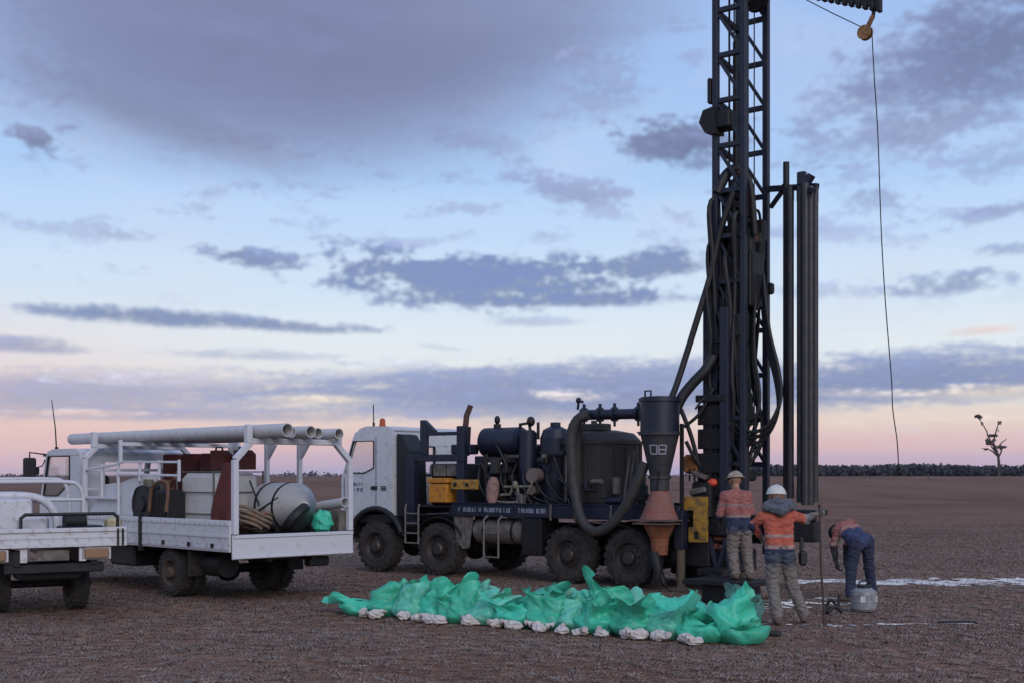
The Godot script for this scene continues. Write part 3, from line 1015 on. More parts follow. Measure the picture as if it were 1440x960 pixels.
	f1.bx(Vector3(2.2, 1.4, -0.16), Vector3(2.40, 2.98, -0.04), 0.012)
	f1.bx(Vector3(1.9, 2.42, -0.5), Vector3(2.42, 2.62, -0.2), 0.03)
	part("headboard_frame", f1, blue, rig)
	var f1b := MB.new()
	f1b.bx(Vector3(0.86, 0.95, -2.36), Vector3(1.08, 2.42, -2.2), 0.015)
	f1b.bx(Vector3(1.08, 2.28, -2.34), Vector3(2.42, 2.42, -2.21), 0.012)
	f1b.bx(Vector3(2.0, 1.4, -2.33), Vector3(2.18, 2.9, -2.2), 0.012)
	part("headboard_frame", f1b, blue, rig)
	var f2 := MB.new()
	f2.bx(Vector3(1.12, 1.4, -1.9), Vector3(2.1, 2.24, -0.5), 0.03)
	f2.bx(Vector3(2.42, 1.4, -2.1), Vector3(2.62, 2.2, -0.7), 0.02)
	part("hydraulic_tank", f2, steel, rig)
	var f3 := MB.new()
	f3.bx(Vector3(1.52, 1.98, -0.36), Vector3(1.84, 2.22, -0.1), 0.02)
	f3.bx(Vector3(1.86, 1.98, -0.36), Vector3(2.14, 2.22, -0.12), 0.02)
	part("battery_box", f3, greyp, rig)
	var ex := MB.new()
	ex.cyl(Vector3(2.10, 2.4, -0.42), Vector3(2.14, 2.98, -0.42), 0.10, 14)
	part("muffler", ex, steel, rig)
	var ex2 := MB.new()
	ex2.tube([Vector3(2.12, 2.96, -0.42), Vector3(2.15, 3.2, -0.42), Vector3(2.24, 3.4, -0.44)], [0.06, 0.06, 0.055], 12, false)
	part("exhaust_stack", ex2, mat("hot_rust", srgb(92, 60, 52), 0.8, 0.0, srgb(52, 44, 44), 0.4, 0.4), rig)
	# yellow tool box on the near side
	var yb := MB.new()
	yb.bx(Vector3(1.50, 1.45, -0.32), Vector3(2.0, 1.84, 0.02), 0.03)
	part("yellow_box", yb, amber, rig)
	var yl := MB.new()
	yl.bx(Vector3(1.48, 1.845, -0.34), Vector3(2.03, 1.95, 0.04), 0.02)
	part("yellow_box_lid", yl, amber, rig)
	var yp := MB.new()
	yp.bx(Vector3(2.06, 1.72, -0.1), Vector3(2.74, 1.92, -0.02), 0.015)
	part("yellow_rail", yp, yellow, rig)
	for x in [2.2, 2.5]:
		var bh := MB.new()
		bh.cyl(Vector3(x, 1.82, -0.02), Vector3(x, 1.82, 0.0), 0.04, 12)
		part("rail_bolt", bh, steel, rig)
	# ladders
	for l in [[0.92, 1.28, 0.62, 1.42, 4, 0.06], [3.06, 3.42, 0.42, 1.22, 2, 0.14]]:
		var ld := MB.new()
		for x in [l[0], l[1]]:
			ld.tube([Vector3(x, l[3], 0.03), Vector3(x, l[3] - 0.08, l[5]), Vector3(x, l[2], l[5])], 0.02, 8)
		for i in l[4]:
			var yy: float = l[2] + 0.01 + (l[3] - l[2] - 0.1) * i / maxf(1.0, l[4] - 1.0) * (0.85 if l[4] > 2 else 0.66)
			ld.cyl(Vector3(l[0], yy, l[5]), Vector3(l[1], yy, l[5]), 0.018, 8)
		part("ladder", ld, greyp, rig)
	# fuel tank with straps, box beside it
	var ft := MB.new()
	ft.tube([Vector3(2.60, 0.92, -0.30), Vector3(2.62, 0.92, -0.30), Vector3(3.78, 0.92, -0.30), Vector3(3.80, 0.92, -0.30)], [0.20, 0.25, 0.25, 0.20], 28)
	part("fuel_tank", ft, greyp, rig)
	for x in [2.85, 3.55]:
		var fs := MB.new()
		fs.lathe([Vector2(0.252, 0), Vector2(0.258, 0), Vector2(0.258, 0.05), Vector2(0.252, 0.05)], Transform3D(Basis(Vector3(0, 0, 1), -PI / 2), Vector3(x, 0.92, -0.30)), 28)
		part("tank_strap", fs, steel, rig)
	var tb := MB.new()
	tb.bx(Vector3(3.86, 0.48, -0.6), Vector3(4.32, 1.2, -0.02), 0.02)
	tb.bx(Vector3(3.9, 0.52, -0.02), Vector3(4.28, 1.16, -0.006), 0.006)
	part("tool_locker", tb, steel, rig)
	var gd := MB.new()
	gd.prism(pv([2.12, 1.2, 2.62, 1.2, 2.52, 0.58, 2.36, 0.55, 2.2, 0.7]), Transform3D(Basis(), Vector3(0, 0, -0.08)), 0.03)
	part("splash_guard", gd, greyp, rig)

	# compressor: receiver on a frame, fittings, engine behind
	var rc := MB.new()
	rc.tube([Vector3(2.44, 2.66, -0.62), Vector3(2.5, 2.66, -0.62), Vector3(3.38, 2.66, -0.62), Vector3(3.44, 2.66, -0.62)], [0.2, 0.29, 0.29, 0.2], 24)
	part("air_receiver", rc, blue, rig)
	var rfm := MB.new()
	for x in [2.72, 3.20]:
		for zz in [-0.35, -0.9]:
			rfm.bx(Vector3(x - 0.03, 1.4, zz - 0.03), Vector3(x + 0.03, 2.42, zz + 0.03))
	rfm.bx(Vector3(2.66, 2.30, -0.93), Vector3(3.26, 2.36, -0.32))
	part("receiver_frame", rfm, olive, rig)
	var fit := MB.new()
	fit.cyl(Vector3(2.78, 2.93, -0.62), Vector3(2.78, 3.02, -0.62), 0.075, 12)
	fit.ball(Vector3(2.78, 3.10, -0.62), Vector3(0.06, 0.09, 0.06), 10)
	part("valve", fit, steel, rig)
	fit = MB.new()
	fit.tube([Vector3(3.36, 2.9, -0.62), Vector3(3.36, 3.0, -0.62), Vector3(3.58, 3.02, -0.62), Vector3(3.62, 2.8, -0.62)], 0.035, 10)
	fit.ball(Vector3(3.62, 3.05, -0.62), Vector3(0.085, 0.1, 0.085), 12)
	part("valve", fit, steel, rig)
	fit = MB.new()
	fit.cyl(Vector3(3.8, 2.7, -0.62), Vector3(3.8, 3.03, -0.62), 0.03, 8)
	part("breather", fit, steel, rig)
	var se := MB.new()
	se.tube([Vector3(3.60, 1.5, -0.55), Vector3(3.60, 1.56, -0.55), Vector3(3.60, 2.82, -0.55), Vector3(3.60, 2.88, -0.55)], [0.12, 0.18, 0.18, 0.12], 18)
	part("oil_separator", se, blue, rig)
	var dm := MB.new()
	dm.lathe([Vector2(0.30, 1.42), Vector2(0.30, 2.72), Vector2(0.24, 2.88), Vector2(0.1, 2.95), Vector2(0.1, 3.02), Vector2(0, 3.03)], Transform3D(Basis(), Vector3(4.12, 0, -0.75)), 24)
	dm.lathe([Vector2(0.31, 2.42), Vector2(0.33, 2.42), Vector2(0.33, 2.47), Vector2(0.31, 2.47)], Transform3D(Basis(), Vector3(4.12, 0, -0.75)), 24)
	part("air_cleaner", dm, blue, rig)
	var en := MB.new()
	en.bx(Vector3(2.6, 1.42, -2.1), Vector3(4.6, 2.3, -0.95), 0.05)
	en.bx(Vector3(2.9, 2.3, -1.9), Vector3(4.3, 2.62, -1.1), 0.06)
	for i in 6:
		en.cyl(Vector3(2.8 + i * 0.26, 1.9, -0.96), Vector3(2.8 + i * 0.26, 1.9, -0.86), 0.07, 10)
	part("engine", en, steel, rig)
	var pm := MB.new()
	pm.cyl(Vector3(3.96, 2.0, -0.42), Vector3(3.96, 2.0, -0.2), 0.14, 16)
	pm.cyl(Vector3(3.92, 1.72, -0.42), Vector3(3.92, 1.72, -0.22), 0.09, 14)
	part("pump", pm, mat("dusty_pump", srgb(110, 98, 96), 0.7, 0.0, srgb(122, 104, 96), 0.5, 0.5), rig)
	var pp := MB.new()
	pp.tube([Vector3(3.3, 1.78, -0.2), Vector3(3.95, 1.79, -0.2)], 0.025, 8)
	pp.tube([Vector3(3.2, 1.62, -0.2), Vector3(3.45, 1.64, -0.2), Vector3(3.5, 1.78, -0.2)], 0.03, 8)
	pp.tube([Vector3(3.62, 1.78, -0.2), Vector3(3.66, 1.5, -0.2)], 0.03, 8)
	pp.tube(smooth([Vector3(3.1, 1.5, -0.16), Vector3(3.5, 1.48, -0.12), Vector3(3.8, 1.56, -0.16), Vector3(4.0, 1.9, -0.2)]), 0.022, 8)
	pp.ball(Vector3(3.58, 1.82, -0.18), Vector3(0.06, 0.08, 0.06), 10)
	part("pipework", pp, mat("pale_fittings", srgb(128, 126, 112), 0.6, 0.0, srgb(90, 80, 70), 0.4, 0.4), rig)
	var hb := MB.new()
	hb.tube([Vector3(3.12, 1.96, -0.1), Vector3(3.12, 1.86, -0.08), Vector3(3.11, 1.7, -0.06), Vector3(3.1, 1.52, -0.06), Vector3(3.09, 1.42, -0.06)], [0.07, 0.12, 0.13, 0.10, 0.04], 12)
	part("hanging_bag", hb, mat("pink_cloth", srgb(150, 116, 110), 0.9, 0.0, srgb(100, 84, 78), 0.4, 0.4), rig)
	for i in 7:
		var hz := MB.new()
		var x0 := 2.5 + i * 0.28
		hz.tube(smooth([Vector3(x0, 2.3, -0.5 - 0.03 * i), Vector3(x0 + 0.1, 1.95, -0.25), Vector3(x0 + 0.3, 1.6, -0.22 - 0.02 * i), Vector3(x0 + 0.6, 1.48, -0.4)]), 0.025, 8)
		part("hydraulic_hose", hz, hose, rig)

	# the clutter of blocks, filters, pipes and lines along the deck
	var crg := RandomNumberGenerator.new()
	crg.seed = 404
	var kinds := [steel, olive, blue, greyp, steel]
	for i in 34:
		var cb2 := MB.new()
		var p0 := Vector3(crg.randf_range(2.45, 6.5), crg.randf_range(1.5, 2.5), crg.randf_range(-0.75, -0.15))
		if p0.x > 4.7:
			p0.y = crg.randf_range(1.5, 1.9)
			p0.z = crg.randf_range(-0.4, -0.12)
		match i % 3:
			0:
				cb2.box(p0, Vector3(crg.randf_range(0.08, 0.26), crg.randf_range(0.08, 0.3), crg.randf_range(0.08, 0.2)), 0.02)
			1:
				cb2.cyl(p0, p0 + Vector3(0, crg.randf_range(0.12, 0.4), 0), crg.randf_range(0.03, 0.09), 12)
			2:
				cb2.cyl(p0, p0 + Vector3(crg.randf_range(0.15, 0.5), 0, 0), crg.randf_range(0.025, 0.07), 12)
		part("fitting", cb2, kinds[i % 5], rig)
	for i in 16:
		var cl2 := MB.new()
		var x1 := crg.randf_range(2.4, 6.2)
		var y1 := crg.randf_range(1.6, 2.6) if x1 < 4.6 else crg.randf_range(1.5, 1.8)
		var zc := crg.randf_range(-0.5, -0.1)
		cl2.tube(smooth([Vector3(x1, y1, zc - 0.2), Vector3(x1 + 0.15, y1 + crg.randf_range(-0.1, 0.15), zc), Vector3(x1 + 0.4, y1 - crg.randf_range(0.1, 0.5), zc), Vector3(x1 + crg.randf_range(0.4, 0.9), 1.48, zc - 0.1)]), crg.randf_range(0.014, 0.03), 7)
		part("hydraulic_hose", cl2, hose if i % 3 else dustyhose, rig)
	# pale stay rods beside the drum
	for e in [[Vector3(6.186, 2.358, -0.200), Vector3(6.064, 1.590, -0.200)], [Vector3(6.259, 2.460, -0.250), Vector3(6.123, 1.526, -0.250)], [Vector3(4.696, 2.373, -0.300), Vector3(4.696, 1.507, -0.300)]]:
		var sr := MB.new()
		sr.cyl(e[0], e[1], 0.022, 8)
		part("stay_rod", sr, greyp, rig)

	# big dusty drum with ribs, lid fittings and exhaust beside it
	var dc := Vector3(Vector3(4.921, 2.109, -1.150).x, 0, -1.15)
	var dmb := MB.new()
	dmb.lathe([Vector2(0.70, 1.42), Vector2(0.76, 1.5), Vector2(0.76, 2.62), Vector2(0.74, 2.68), Vector2(0.62, 2.80), Vector2(0.3, 2.86), Vector2(0, 2.87)], Transform3D(Basis(), dc), 40)
	part("drum", dmb, olive, rig)
	var drb := MB.new()
	for i in 20:
		var a := TAU * i / 20
		var o := dc + Vector3(cos(a), 0, sin(a)) * 0.768
		drb.box(o + Vector3(0, 2.06, 0), Vector3(0.02, 1.1, 0.05), 0.006, Basis(Vector3.UP, -a))
	for yy in [1.53, 2.62]:
		drb.lathe([Vector2(0.762, -0.03), Vector2(0.79, -0.03), Vector2(0.79, 0.03), Vector2(0.762, 0.03)], Transform3D(Basis(), dc + Vector3(0, yy, 0)), 40)
	part("drum_ribs", drb, olive, rig)
	var dl2 := MB.new()
	dl2.bx(dc + Vector3(-0.25, 2.84, 0.1), dc + Vector3(0.30, 2.98, 0.4), 0.02)
	dl2.cyl(dc + Vector3(0.0, 2.9, 0.25), dc + Vector3(0.0, 3.04, 0.25), 0.06, 10)
	part("drum_lid", dl2, olive, rig)
	var dl3 := MB.new()
	dl3.bx(dc + Vector3(-0.5, 1.41, -0.4), dc + Vector3(0.5, 1.5, 0.72), 0.02)
	part("drum_cradle", dl3, olive, rig)
	var st2 := MB.new()
	st2.cyl(Vector3(4.922, 1.575, -0.350), Vector3(4.922, 3.009, -0.350), 0.10, 14)
	part("air_pipe", st2, olive, rig)

	# overhead pipe to the cyclone with clamps
	var ov := MB.new()
	var o0 := Vector3(5.227, 3.110, -0.100)
	var o1 := Vector3(6.491, 3.098, -0.100)
	ov.cyl(o0, o1, 0.095, 14)
	for t in [0.02, 0.3, 0.55, 0.95]:
		var c0: Vector3 = o0.lerp(o1, t)
		ov.cyl(c0 - Vector3(0.03, 0, 0), c0 + Vector3(0.03, 0, 0), 0.135, 14)
		ov.bx(c0 + Vector3(-0.02, 0.1, -0.03), c0 + Vector3(0.02, 0.2, 0.03), 0.006)
		ov.bx(c0 + Vector3(-0.02, -0.22, -0.02), c0 + Vector3(0.02, -0.1, 0.02), 0.006)
	ov.tube([o0 + Vector3(-0.12, 0.1, 0), o0 + Vector3(-0.1, 0.26, 0), o0 + Vector3(0.0, 0.24, 0)], 0.025, 8)
	ov.ball(o0 + Vector3(-0.1, 0.27, 0), Vector3(0.06, 0.06, 0.05), 8)
	part("discharge_pipe", ov, blue, rig)
	# the big sample hose: from the pipe's end down in a loop and up to the cyclone
	var sh := MB.new()
	var hp := smooth([Vector3(5.438, 3.113, 0.020), Vector3(5.241, 3.012, 0.100), Vector3(5.133, 2.727, 0.150), Vector3(5.171, 2.233, 0.180), Vector3(5.249, 1.716, 0.200), Vector3(5.419, 1.229, 0.240), Vector3(5.742, 0.995, 0.280), Vector3(6.109, 1.144, 0.280), Vector3(6.395, 1.475, 0.260), Vector3(6.621, 1.913, 0.220), Vector3(6.738, 2.224, 0.150)], 8)
	var hr := []
	for i in hp.size():
		hr.append(0.088 + (0.006 if i % 2 == 0 else 0.0))
	sh.tube(hp, hr, 14)
	part("sample_hose", sh, dustyhose, rig)

	# cyclone
	var cy := Node3D.new()
	cy.name = "cyclone"
	rig.add_child(cy)
	var cx := Vector3(Vector3(6.997, 2.841, 0.100).x, 0, 0.1)
	var X := Transform3D(Basis(), cx)
	var c1 := MB.new()
	c1.lathe([Vector2(0.34, 2.72), Vector2(0.34, 3.30)], X, 36)
	c1.lathe([Vector2(0.37, 3.28), Vector2(0.37, 3.34), Vector2(0.33, 3.34), Vector2(0.33, 3.36), Vector2(0.1, 3.38), Vector2(0, 3.38)], X, 36)
	c1.lathe([Vector2(0.34, 3.28), Vector2(0.37, 3.28)], X, 36)
	part("cyclone_body", c1, blue, cy)
	var c2 := MB.new()
	c2.lathe([Vector2(0.34, 2.70), Vector2(0.37, 2.70), Vector2(0.37, 2.76), Vector2(0.342, 2.76)], X, 36)
	c2.lathe([Vector2(0.17, 1.74), Vector2(0.17, 1.98), Vector2(0.335, 2.70)], X, 36)
	c2.lathe([Vector2(0.2, 1.94), Vector2(0.2, 2.0)], X, 24)
	part("cone", c2, mat("cyclone_cone", srgb(36, 38, 50), 0.65, 0.0, srgb(62, 57, 53), 0.5, 0.5), cy)
	var c3 := MB.new()
	# two stencilled characters on the cone
	for e in [[-0.20, 0], [0.04, 1]]:
		var ang: float = 1.62 - (e[0] + 0.2) * 2.3
		for s2 in [[0, 0.0, 0.02, 0.17], [0.11, 0.0, 0.02, 0.17], [0.055, 0.0, 0.09, 0.02], [0.055, 0.15, 0.09, 0.02], [0.055, 0.075, 0.09, 0.02]]:
			if e[1] == 0 and s2[1] == 0.075:
				continue
			var yy: float = 2.36 + s2[1] + s2[3] * 0.5
			var rr := lerpf(0.17, 0.335, (yy - 1.98) / 0.72) + 0.006
			var aa: float = ang - s2[0] / 0.26
			c3.box(cx + Vector3(cos(aa) * rr, yy, sin(aa) * rr), Vector3(s2[2], s2[3], 0.006), 0.001, Basis(Vector3.UP, PI * 0.5 - aa) * Basis(Vector3.RIGHT, 0.22))
	part("stencil", c3, plain("stencil_white", srgb(150, 150, 160), 0.7), cy)
	var c4 := MB.new()
	for i in 3:
		c4.bx(Vector3(cx.x - 0.46, 3.22 - i * 0.24, 0.08), Vector3(cx.x - 0.33, 3.25 - i * 0.24, 0.12), 0.006)
	c4.tube([Vector3(cx.x - 0.3, 3.36, 0.1), Vector3(cx.x - 0.3, 3.48, 0.1), Vector3(cx.x - 0.18, 3.48, 0.1), Vector3(cx.x - 0.18, 3.36, 0.1)], 0.018, 8)
	c4.bx(Vector3(cx.x + 0.3, 1.4, -0.12), Vector3(cx.x + 0.36, 2.9, -0.06), 0.006)
	c4.beam(Vector3(cx.x + 0.05, 1.75, 0.28), Vector3(cx.x + 0.12, 2.1, 0.30), 0.02, 0.02)
	part("brackets", c4, steel, cy)
	var c5 := MB.new()
	c5.lathe([Vector2(0.36, 1.24), Vector2(0.30, 1.36), Vector2(0.17, 1.72), Vector2(0.15, 1.76), Vector2(0, 1.76)], X, 8)
	part("splitter", c5, pinkrust, cy)
	var c6 := MB.new()
	c6.bx(Vector3(cx.x - 0.38, 1.205, -0.26), Vector3(cx.x + 0.38, 1.235, 0.46), 0.006)
	c6.bx(Vector3(cx.x - 0.35, 1.15, -0.24), Vector3(cx.x + 0.35, 1.18, 0.44), 0.006)
	part("splitter_plate", c6, mat("dust_plate", srgb(108, 80, 70), 0.85, 0.0, srgb(96, 82, 78), 0.5, 0.4), cy)
	var c7 := MB.new()
	c7.lathe([Vector2(0.0, 0.92), Vector2(0.18, 0.92), Vector2(0.30, 1.15)], X, 8)
	c7.lathe([Vector2(0.0, 0.62), Vector2(0.14, 0.62), Vector2(0.17, 0.93)], X, 8)
	part("sample_chute", c7, rust, cy)
	for zz in [-0.2, 0.35]:
		var c8 := MB.new()
		c8.tube([Vector3(cx.x - 0.05, 0.64, zz * 0.3 + 0.1), Vector3(cx.x + 0.1 * signf(zz), 0.36, zz * 0.6 + 0.1), Vector3(cx.x + 0.02, 0.1, zz * 0.5 + 0.1)], [0.1, 0.08, 0.05], 10)
		part("sample_spout", c8, steel, cy)

	# mast hoses rising from the cyclone
	var mh := MB.new()
	mh.tube(smooth([Vector3(7.050, 3.192, -0.050), Vector3(7.162, 3.527, -0.150), Vector3(7.331, 4.212, -0.300), Vector3(7.514, 4.890, -0.400), Vector3(7.669, 5.508, -0.500), Vector3(7.809, 6.181, -0.550), Vector3(8.032, 6.839, -0.600), Vector3(8.170, 7.207, -0.700), Vector3(8.308, 6.987, -0.750), Vector3(8.364, 6.153, -0.800)]), 0.056, 12)
	part("blow_hose", mh, hose, rig)
	var mh2 := MB.new()
	mh2.tube(smooth([Vector3(7.120, 2.968, -0.100), Vector3(7.247, 3.340, -0.200), Vector3(7.430, 3.611, -0.300), Vector3(7.613, 3.831, -0.400), Vector3(7.725, 4.079, -0.500)]), 0.092, 12)
	part("elbow_hose", mh2, hose, rig)
	for e in [[Vector3(7.245, 2.847, -0.300), Vector3(7.514, 3.092, -0.400), Vector3(7.725, 3.522, -0.500), 0.03], [Vector3(7.288, 2.597, -0.300), Vector3(7.372, 2.349, -0.400), Vector3(7.457, 2.162, -0.500), 0.035], [Vector3(7.187, 3.160, -0.300), Vector3(7.329, 2.698, -0.400), Vector3(7.414, 2.225, -0.500), 0.04], [Vector3(7.473, 3.151, -0.300), Vector3(7.585, 3.337, -0.400), Vector3(7.669, 3.277, -0.500), 0.02]]:
		var mh3 := MB.new()
		mh3.tube(smooth([e[0], e[1], e[2]]), e[3], 8)
		part("hydraulic_hose", mh3, hose, rig)
	mast(rig, blue, steel, hose)
	rod_rack(rig, blue, steel)
	rear_station(rig, blue, steel, yellow, rust, hose, greyp)



func mast(rig: Node3D, blue: Material, steel: Material, hose: Material) -> void:
	var root := Node3D.new()
	root.name = "mast"
	rig.add_child(root)
	var u0: float = Vector3(7.711, 9.057, -0.600).x
	var a := 0.54
	var z0 := -0.6
	var b := 0.84
	var top := 12.2
	for e in [[0.0, 0.0, 0.5], [a, 0.0, 0.5], [0.0, -b, 0.8], [a, -b, 0.6]]:
		var c := MB.new()
		c.bx(Vector3(u0 + e[0] - 0.055, e[2], z0 + e[1] - 0.055), Vector3(u0 + e[0] + 0.055, top, z0 + e[1] + 0.055), 0.015)
		part("chord", c, blue, root)
	var y := 2.2
	while y < top - 0.1:
		# rungs of both long faces and of the closed front face, with a brace in each bay
		for zz in [z0, z0 - b]:
			var r := MB.new()
			r.beam(Vector3(u0 + 0.055, y, zz), Vector3(u0 + a - 0.055, y, zz), 0.085, 0.085)
			part("rung", r, blue, root)
			var d := MB.new()
			d.beam(Vector3(u0 + 0.05, y + 0.74, zz), Vector3(u0 + a - 0.05, y + 0.06, zz), 0.055, 0.055)
			part("brace", d, blue, root)
		var r2 := MB.new()
		r2.beam(Vector3(u0, y, z0 - 0.055), Vector3(u0, y - 0.12, z0 - b + 0.055), 0.09, 0.09)
		part("rung", r2, blue, root)
		y += 0.79
	# crown with sheaves at the top
	var cr := MB.new()
	cr.bx(Vector3(u0 - 0.12, top, z0 - b - 0.12), Vector3(u0 + a + 0.12, top + 0.25, z0 + 0.12), 0.02)
	part("crown", cr, blue, root)
	for zz in [-0.22, -0.6]:
		var sv := MB.new()
		sv.lathe([Vector2(0, -0.05), Vector2(0.24, -0.05), Vector2(0.2, 0.0), Vector2(0.24, 0.05), Vector2(0, 0.05)], Transform3D(Basis(Vector3.RIGHT, PI / 2), Vector3(u0 + 0.46, 10.4, z0 + zz)), 24)
		part("sheave", sv, steel, root)
	# winch lines and feed rods inside the mast
	for e in [[0.36, -0.5, 0.016], [0.42, -0.62, 0.012], [0.10, -0.3, 0.02], [0.13, -0.42, 0.014]]:
		var ln := MB.new()
		ln.cyl(Vector3(u0 + e[0], 2.2, z0 + e[1]), Vector3(u0 + e[0], 11.9, z0 + e[1]), e[2], 8)
		part("wire_rope", ln, steel, root)
	# feed cylinders and hose tray low in the mast
	var fc := MB.new()
	fc.cyl(Vector3(u0 + 0.22, 0.9, z0 - 0.30), Vector3(u0 + 0.22, 6.4, z0 - 0.30), 0.10, 16)
	fc.cyl(Vector3(u0 + 0.22, 6.4, z0 - 0.30), Vector3(u0 + 0.22, 9.6, z0 - 0.30), 0.045, 12)
	part("feed_cylinder", fc, steel, root)
	var fb := MB.new()
	fb.bx(Vector3(u0 - 0.22, 1.0, z0 - 0.08), Vector3(u0 - 0.06, 5.0, z0 + 0.08), 0.015)
	fb.bx(Vector3(u0 + 0.16, 1.0, z0 + 0.06), Vector3(u0 + 0.34, 4.9, z0 + 0.18), 0.015)
	fb.bx(Vector3(u0 - 0.22, 1.4, z0 - 0.66), Vector3(u0 - 0.10, 3.9, z0 - 0.5), 0.015)
	part("feed_beam", fb, blue, root)
	var hp := MB.new()
	for i in 5:
		hp.bx(Vector3(u0 - 0.30, 1.2 + i * 0.42, z0 + 0.085), Vector3(u0 + 0.15, 1.55 + i * 0.42, z0 + 0.12), 0.01)
	hp.bx(Vector3(u0 - 0.14, 1.2, z0 + 0.075), Vector3(u0 - 0.02, 3.3, z0 + 0.10), 0.01)
	hp.bx(Vector3(u0 - 0.3, 3.28, z0 - 0.3), Vector3(u0 + 0.3, 3.40, z0 + 0.2), 0.01)
	hp.bx(Vector3(u0 - 0.2, 4.3, z0 - 0.4), Vector3(u0 + 0.3, 4.38, z0 + 0.1), 0.01)
	part("mast_plate", hp, steel, root)
	# winch box on the left chord
	var wb := MB.new()
	wb.bx(Vector3(u0 - 0.14, 8.0, z0 - 0.2), Vector3(u0 + 0.34, 8.34, z0 + 0.14), 0.06)
	wb.prism(pv([u0 - 0.24, 8.16, u0 - 0.16, 8.36, u0 + 0.06, 8.40, u0 + 0.1, 7.92, u0 - 0.12, 7.96]), Transform3D(Basis(), Vector3(0, 0, z0 - 0.12)), 0.3)
	wb.bx(Vector3(u0 - 0.15, 8.5, z0 - 0.06), Vector3(u0 - 0.07, 8.95, z0 + 0.06), 0.03)
	part("hose_guide", wb, steel, root)
	# rotary head riding in the mast
	var rh := MB.new()
	rh.bx(Vector3(u0 + 0.1, 4.9, z0 - 0.66), Vector3(u0 + a + 0.08, 5.9, z0 - 0.12), 0.05)
	rh.cyl(Vector3(u0 + 0.36, 4.3, z0 - 0.42), Vector3(u0 + 0.36, 4.95, z0 - 0.42), 0.13, 16)
	rh.cyl(Vector3(u0 + 0.36, 5.9, z0 - 0.42), Vector3(u0 + 0.36, 6.5, z0 - 0.42), 0.11, 16)
	rh.bx(Vector3(u0 + 0.3, 6.1, z0 - 0.8), Vector3(u0 + 0.6, 6.5, z0 - 0.6), 0.04)
	rh.cyl(Vector3(u0 + 0.5, 5.8, z0 - 0.3), Vector3(u0 + 0.5, 6.3, z0 - 0.3), 0.1, 12)
	rh.cyl(Vector3(u0 + 0.5, 5.8, z0 - 0.66), Vector3(u0 + 0.5, 6.25, z0 - 0.66), 0.1, 12)
	rh.bx(Vector3(u0 + 0.5, 5.2, z0 - 0.95), Vector3(u0 + 0.66, 5.4, z0 - 0.8), 0.03)
	part("rotary_head", rh, steel, root)
	# gooseneck swivel
	var gn := MB.new()
	gn.tube(smooth([Vector3(u0 + 0.36, 6.5, z0 - 0.42), Vector3(u0 + 0.36, 7.0, z0 - 0.40), Vector3(u0 + 0.30, 7.35, z0 - 0.3), Vector3(u0 + 0.16, 7.25, z0 - 0.1), Vector3(u0 + 0.05, 6.9, z0 + 0.05)]), 0.09, 12)
	part("gooseneck", gn, hose, root)
	var gn2 := MB.new()
	gn2.tube(smooth([Vector3(u0 + 0.30, 7.3, z0 - 0.2), Vector3(u0 + 0.42, 7.0, z0 - 0.35), Vector3(u0 + 0.50, 6.4, z0 - 0.45), Vector3(u0 + 0.52, 5.9, z0 - 0.5)]), 0.055, 10)
	part("rusty_hose", gn2, mat("rusty_hose_skin", srgb(96, 58, 40), 0.8, 0.0, srgb(44, 36, 34), 0.45, 0.4), root)
	# hydraulic hoses: a bundle down the mast and loops hanging at its right side
	var rng := RandomNumberGenerator.new()
	rng.seed = 77
	for i in 30:
		var h := MB.new()
		var zz := z0 - rng.randf_range(-0.1, 0.8)
		var ux := u0 + rng.randf_range(-0.12, 0.5)
		var yy := rng.randf_range(5.2, 6.9)
		h.tube(smooth([Vector3(u0 + 0.35 + rng.randf_range(-0.2, 0.2), yy, z0 - 0.3), Vector3(ux, yy + rng.randf_range(-0.2, 0.3), zz + 0.05), Vector3(ux + rng.randf_range(-0.1, 0.1), yy - 1.0, zz + rng.randf_range(-0.08, 0.1)), Vector3(ux + rng.randf_range(-0.15, 0.12), 3.8, zz), Vector3(ux + rng.randf_range(-0.1, 0.1), 2.8 + rng.randf_range(-0.5, 0.4), zz - 0.05), Vector3(u0 + rng.randf_range(-0.1, 0.4), 1.6, z0 - 0.2)]), rng.randf_range(0.022, 0.05), 8)
		part("hydraulic_hose", h, hose, root)
	for e in [0.0, 0.06, -0.07]:
		var h2 := MB.new()
		h2.tube(smooth([Vector3(8.319, 5.400, -1.150), Vector3(8.505, 4.440, -1.000), Vector3(8.744, 3.684, -0.900), Vector3(8.796, 3.192, -0.850), Vector3(8.607, 2.781, -0.800), Vector3(8.308, 2.651, -0.750), Vector3(8.005, 2.804, -0.700), Vector3(7.865, 3.338, -0.650), Vector3(7.837, 4.084, -0.650)].map(func(q: Vector3) -> Vector3: return q + Vector3(e * 0.9, e * 1.6, e))), 0.034, 8)
		part("hose_loop", h2, hose, root)
	for e in [0.0, 0.08]:
		var h3 := MB.new()
		h3.tube(smooth([Vector3(8.232, 5.080, -1.000), Vector3(8.257, 4.078, -0.900), Vector3(8.392, 3.328, -0.850), Vector3(8.364, 2.958, -0.800), Vector3(8.171, 2.863, -0.750), Vector3(8.060, 3.210, -0.700), Vector3(8.004, 4.444, -0.650)].map(func(q: Vector3) -> Vector3: return q + Vector3(e, e * 1.4, e))), 0.028, 8)
		part("hose_loop", h3, hose, root)
	# valve blocks and clamps that carry the hoses
	for i in 14:
		var vb := MB.new()
		vb.box(Vector3(u0 + rng.randf_range(-0.1, 0.56), rng.randf_range(3.6, 7.2), z0 + rng.randf_range(-0.85, 0.08)), Vector3(rng.randf_range(0.1, 0.26), rng.randf_range(0.12, 0.4), rng.randf_range(0.1, 0.22)), 0.02, Basis(Vector3(0, 0, 1), rng.randf_range(-0.3, 0.3)))
		part("valve_block", vb, steel, root)
	# drill string in the hole's line
	var ds := MB.new()
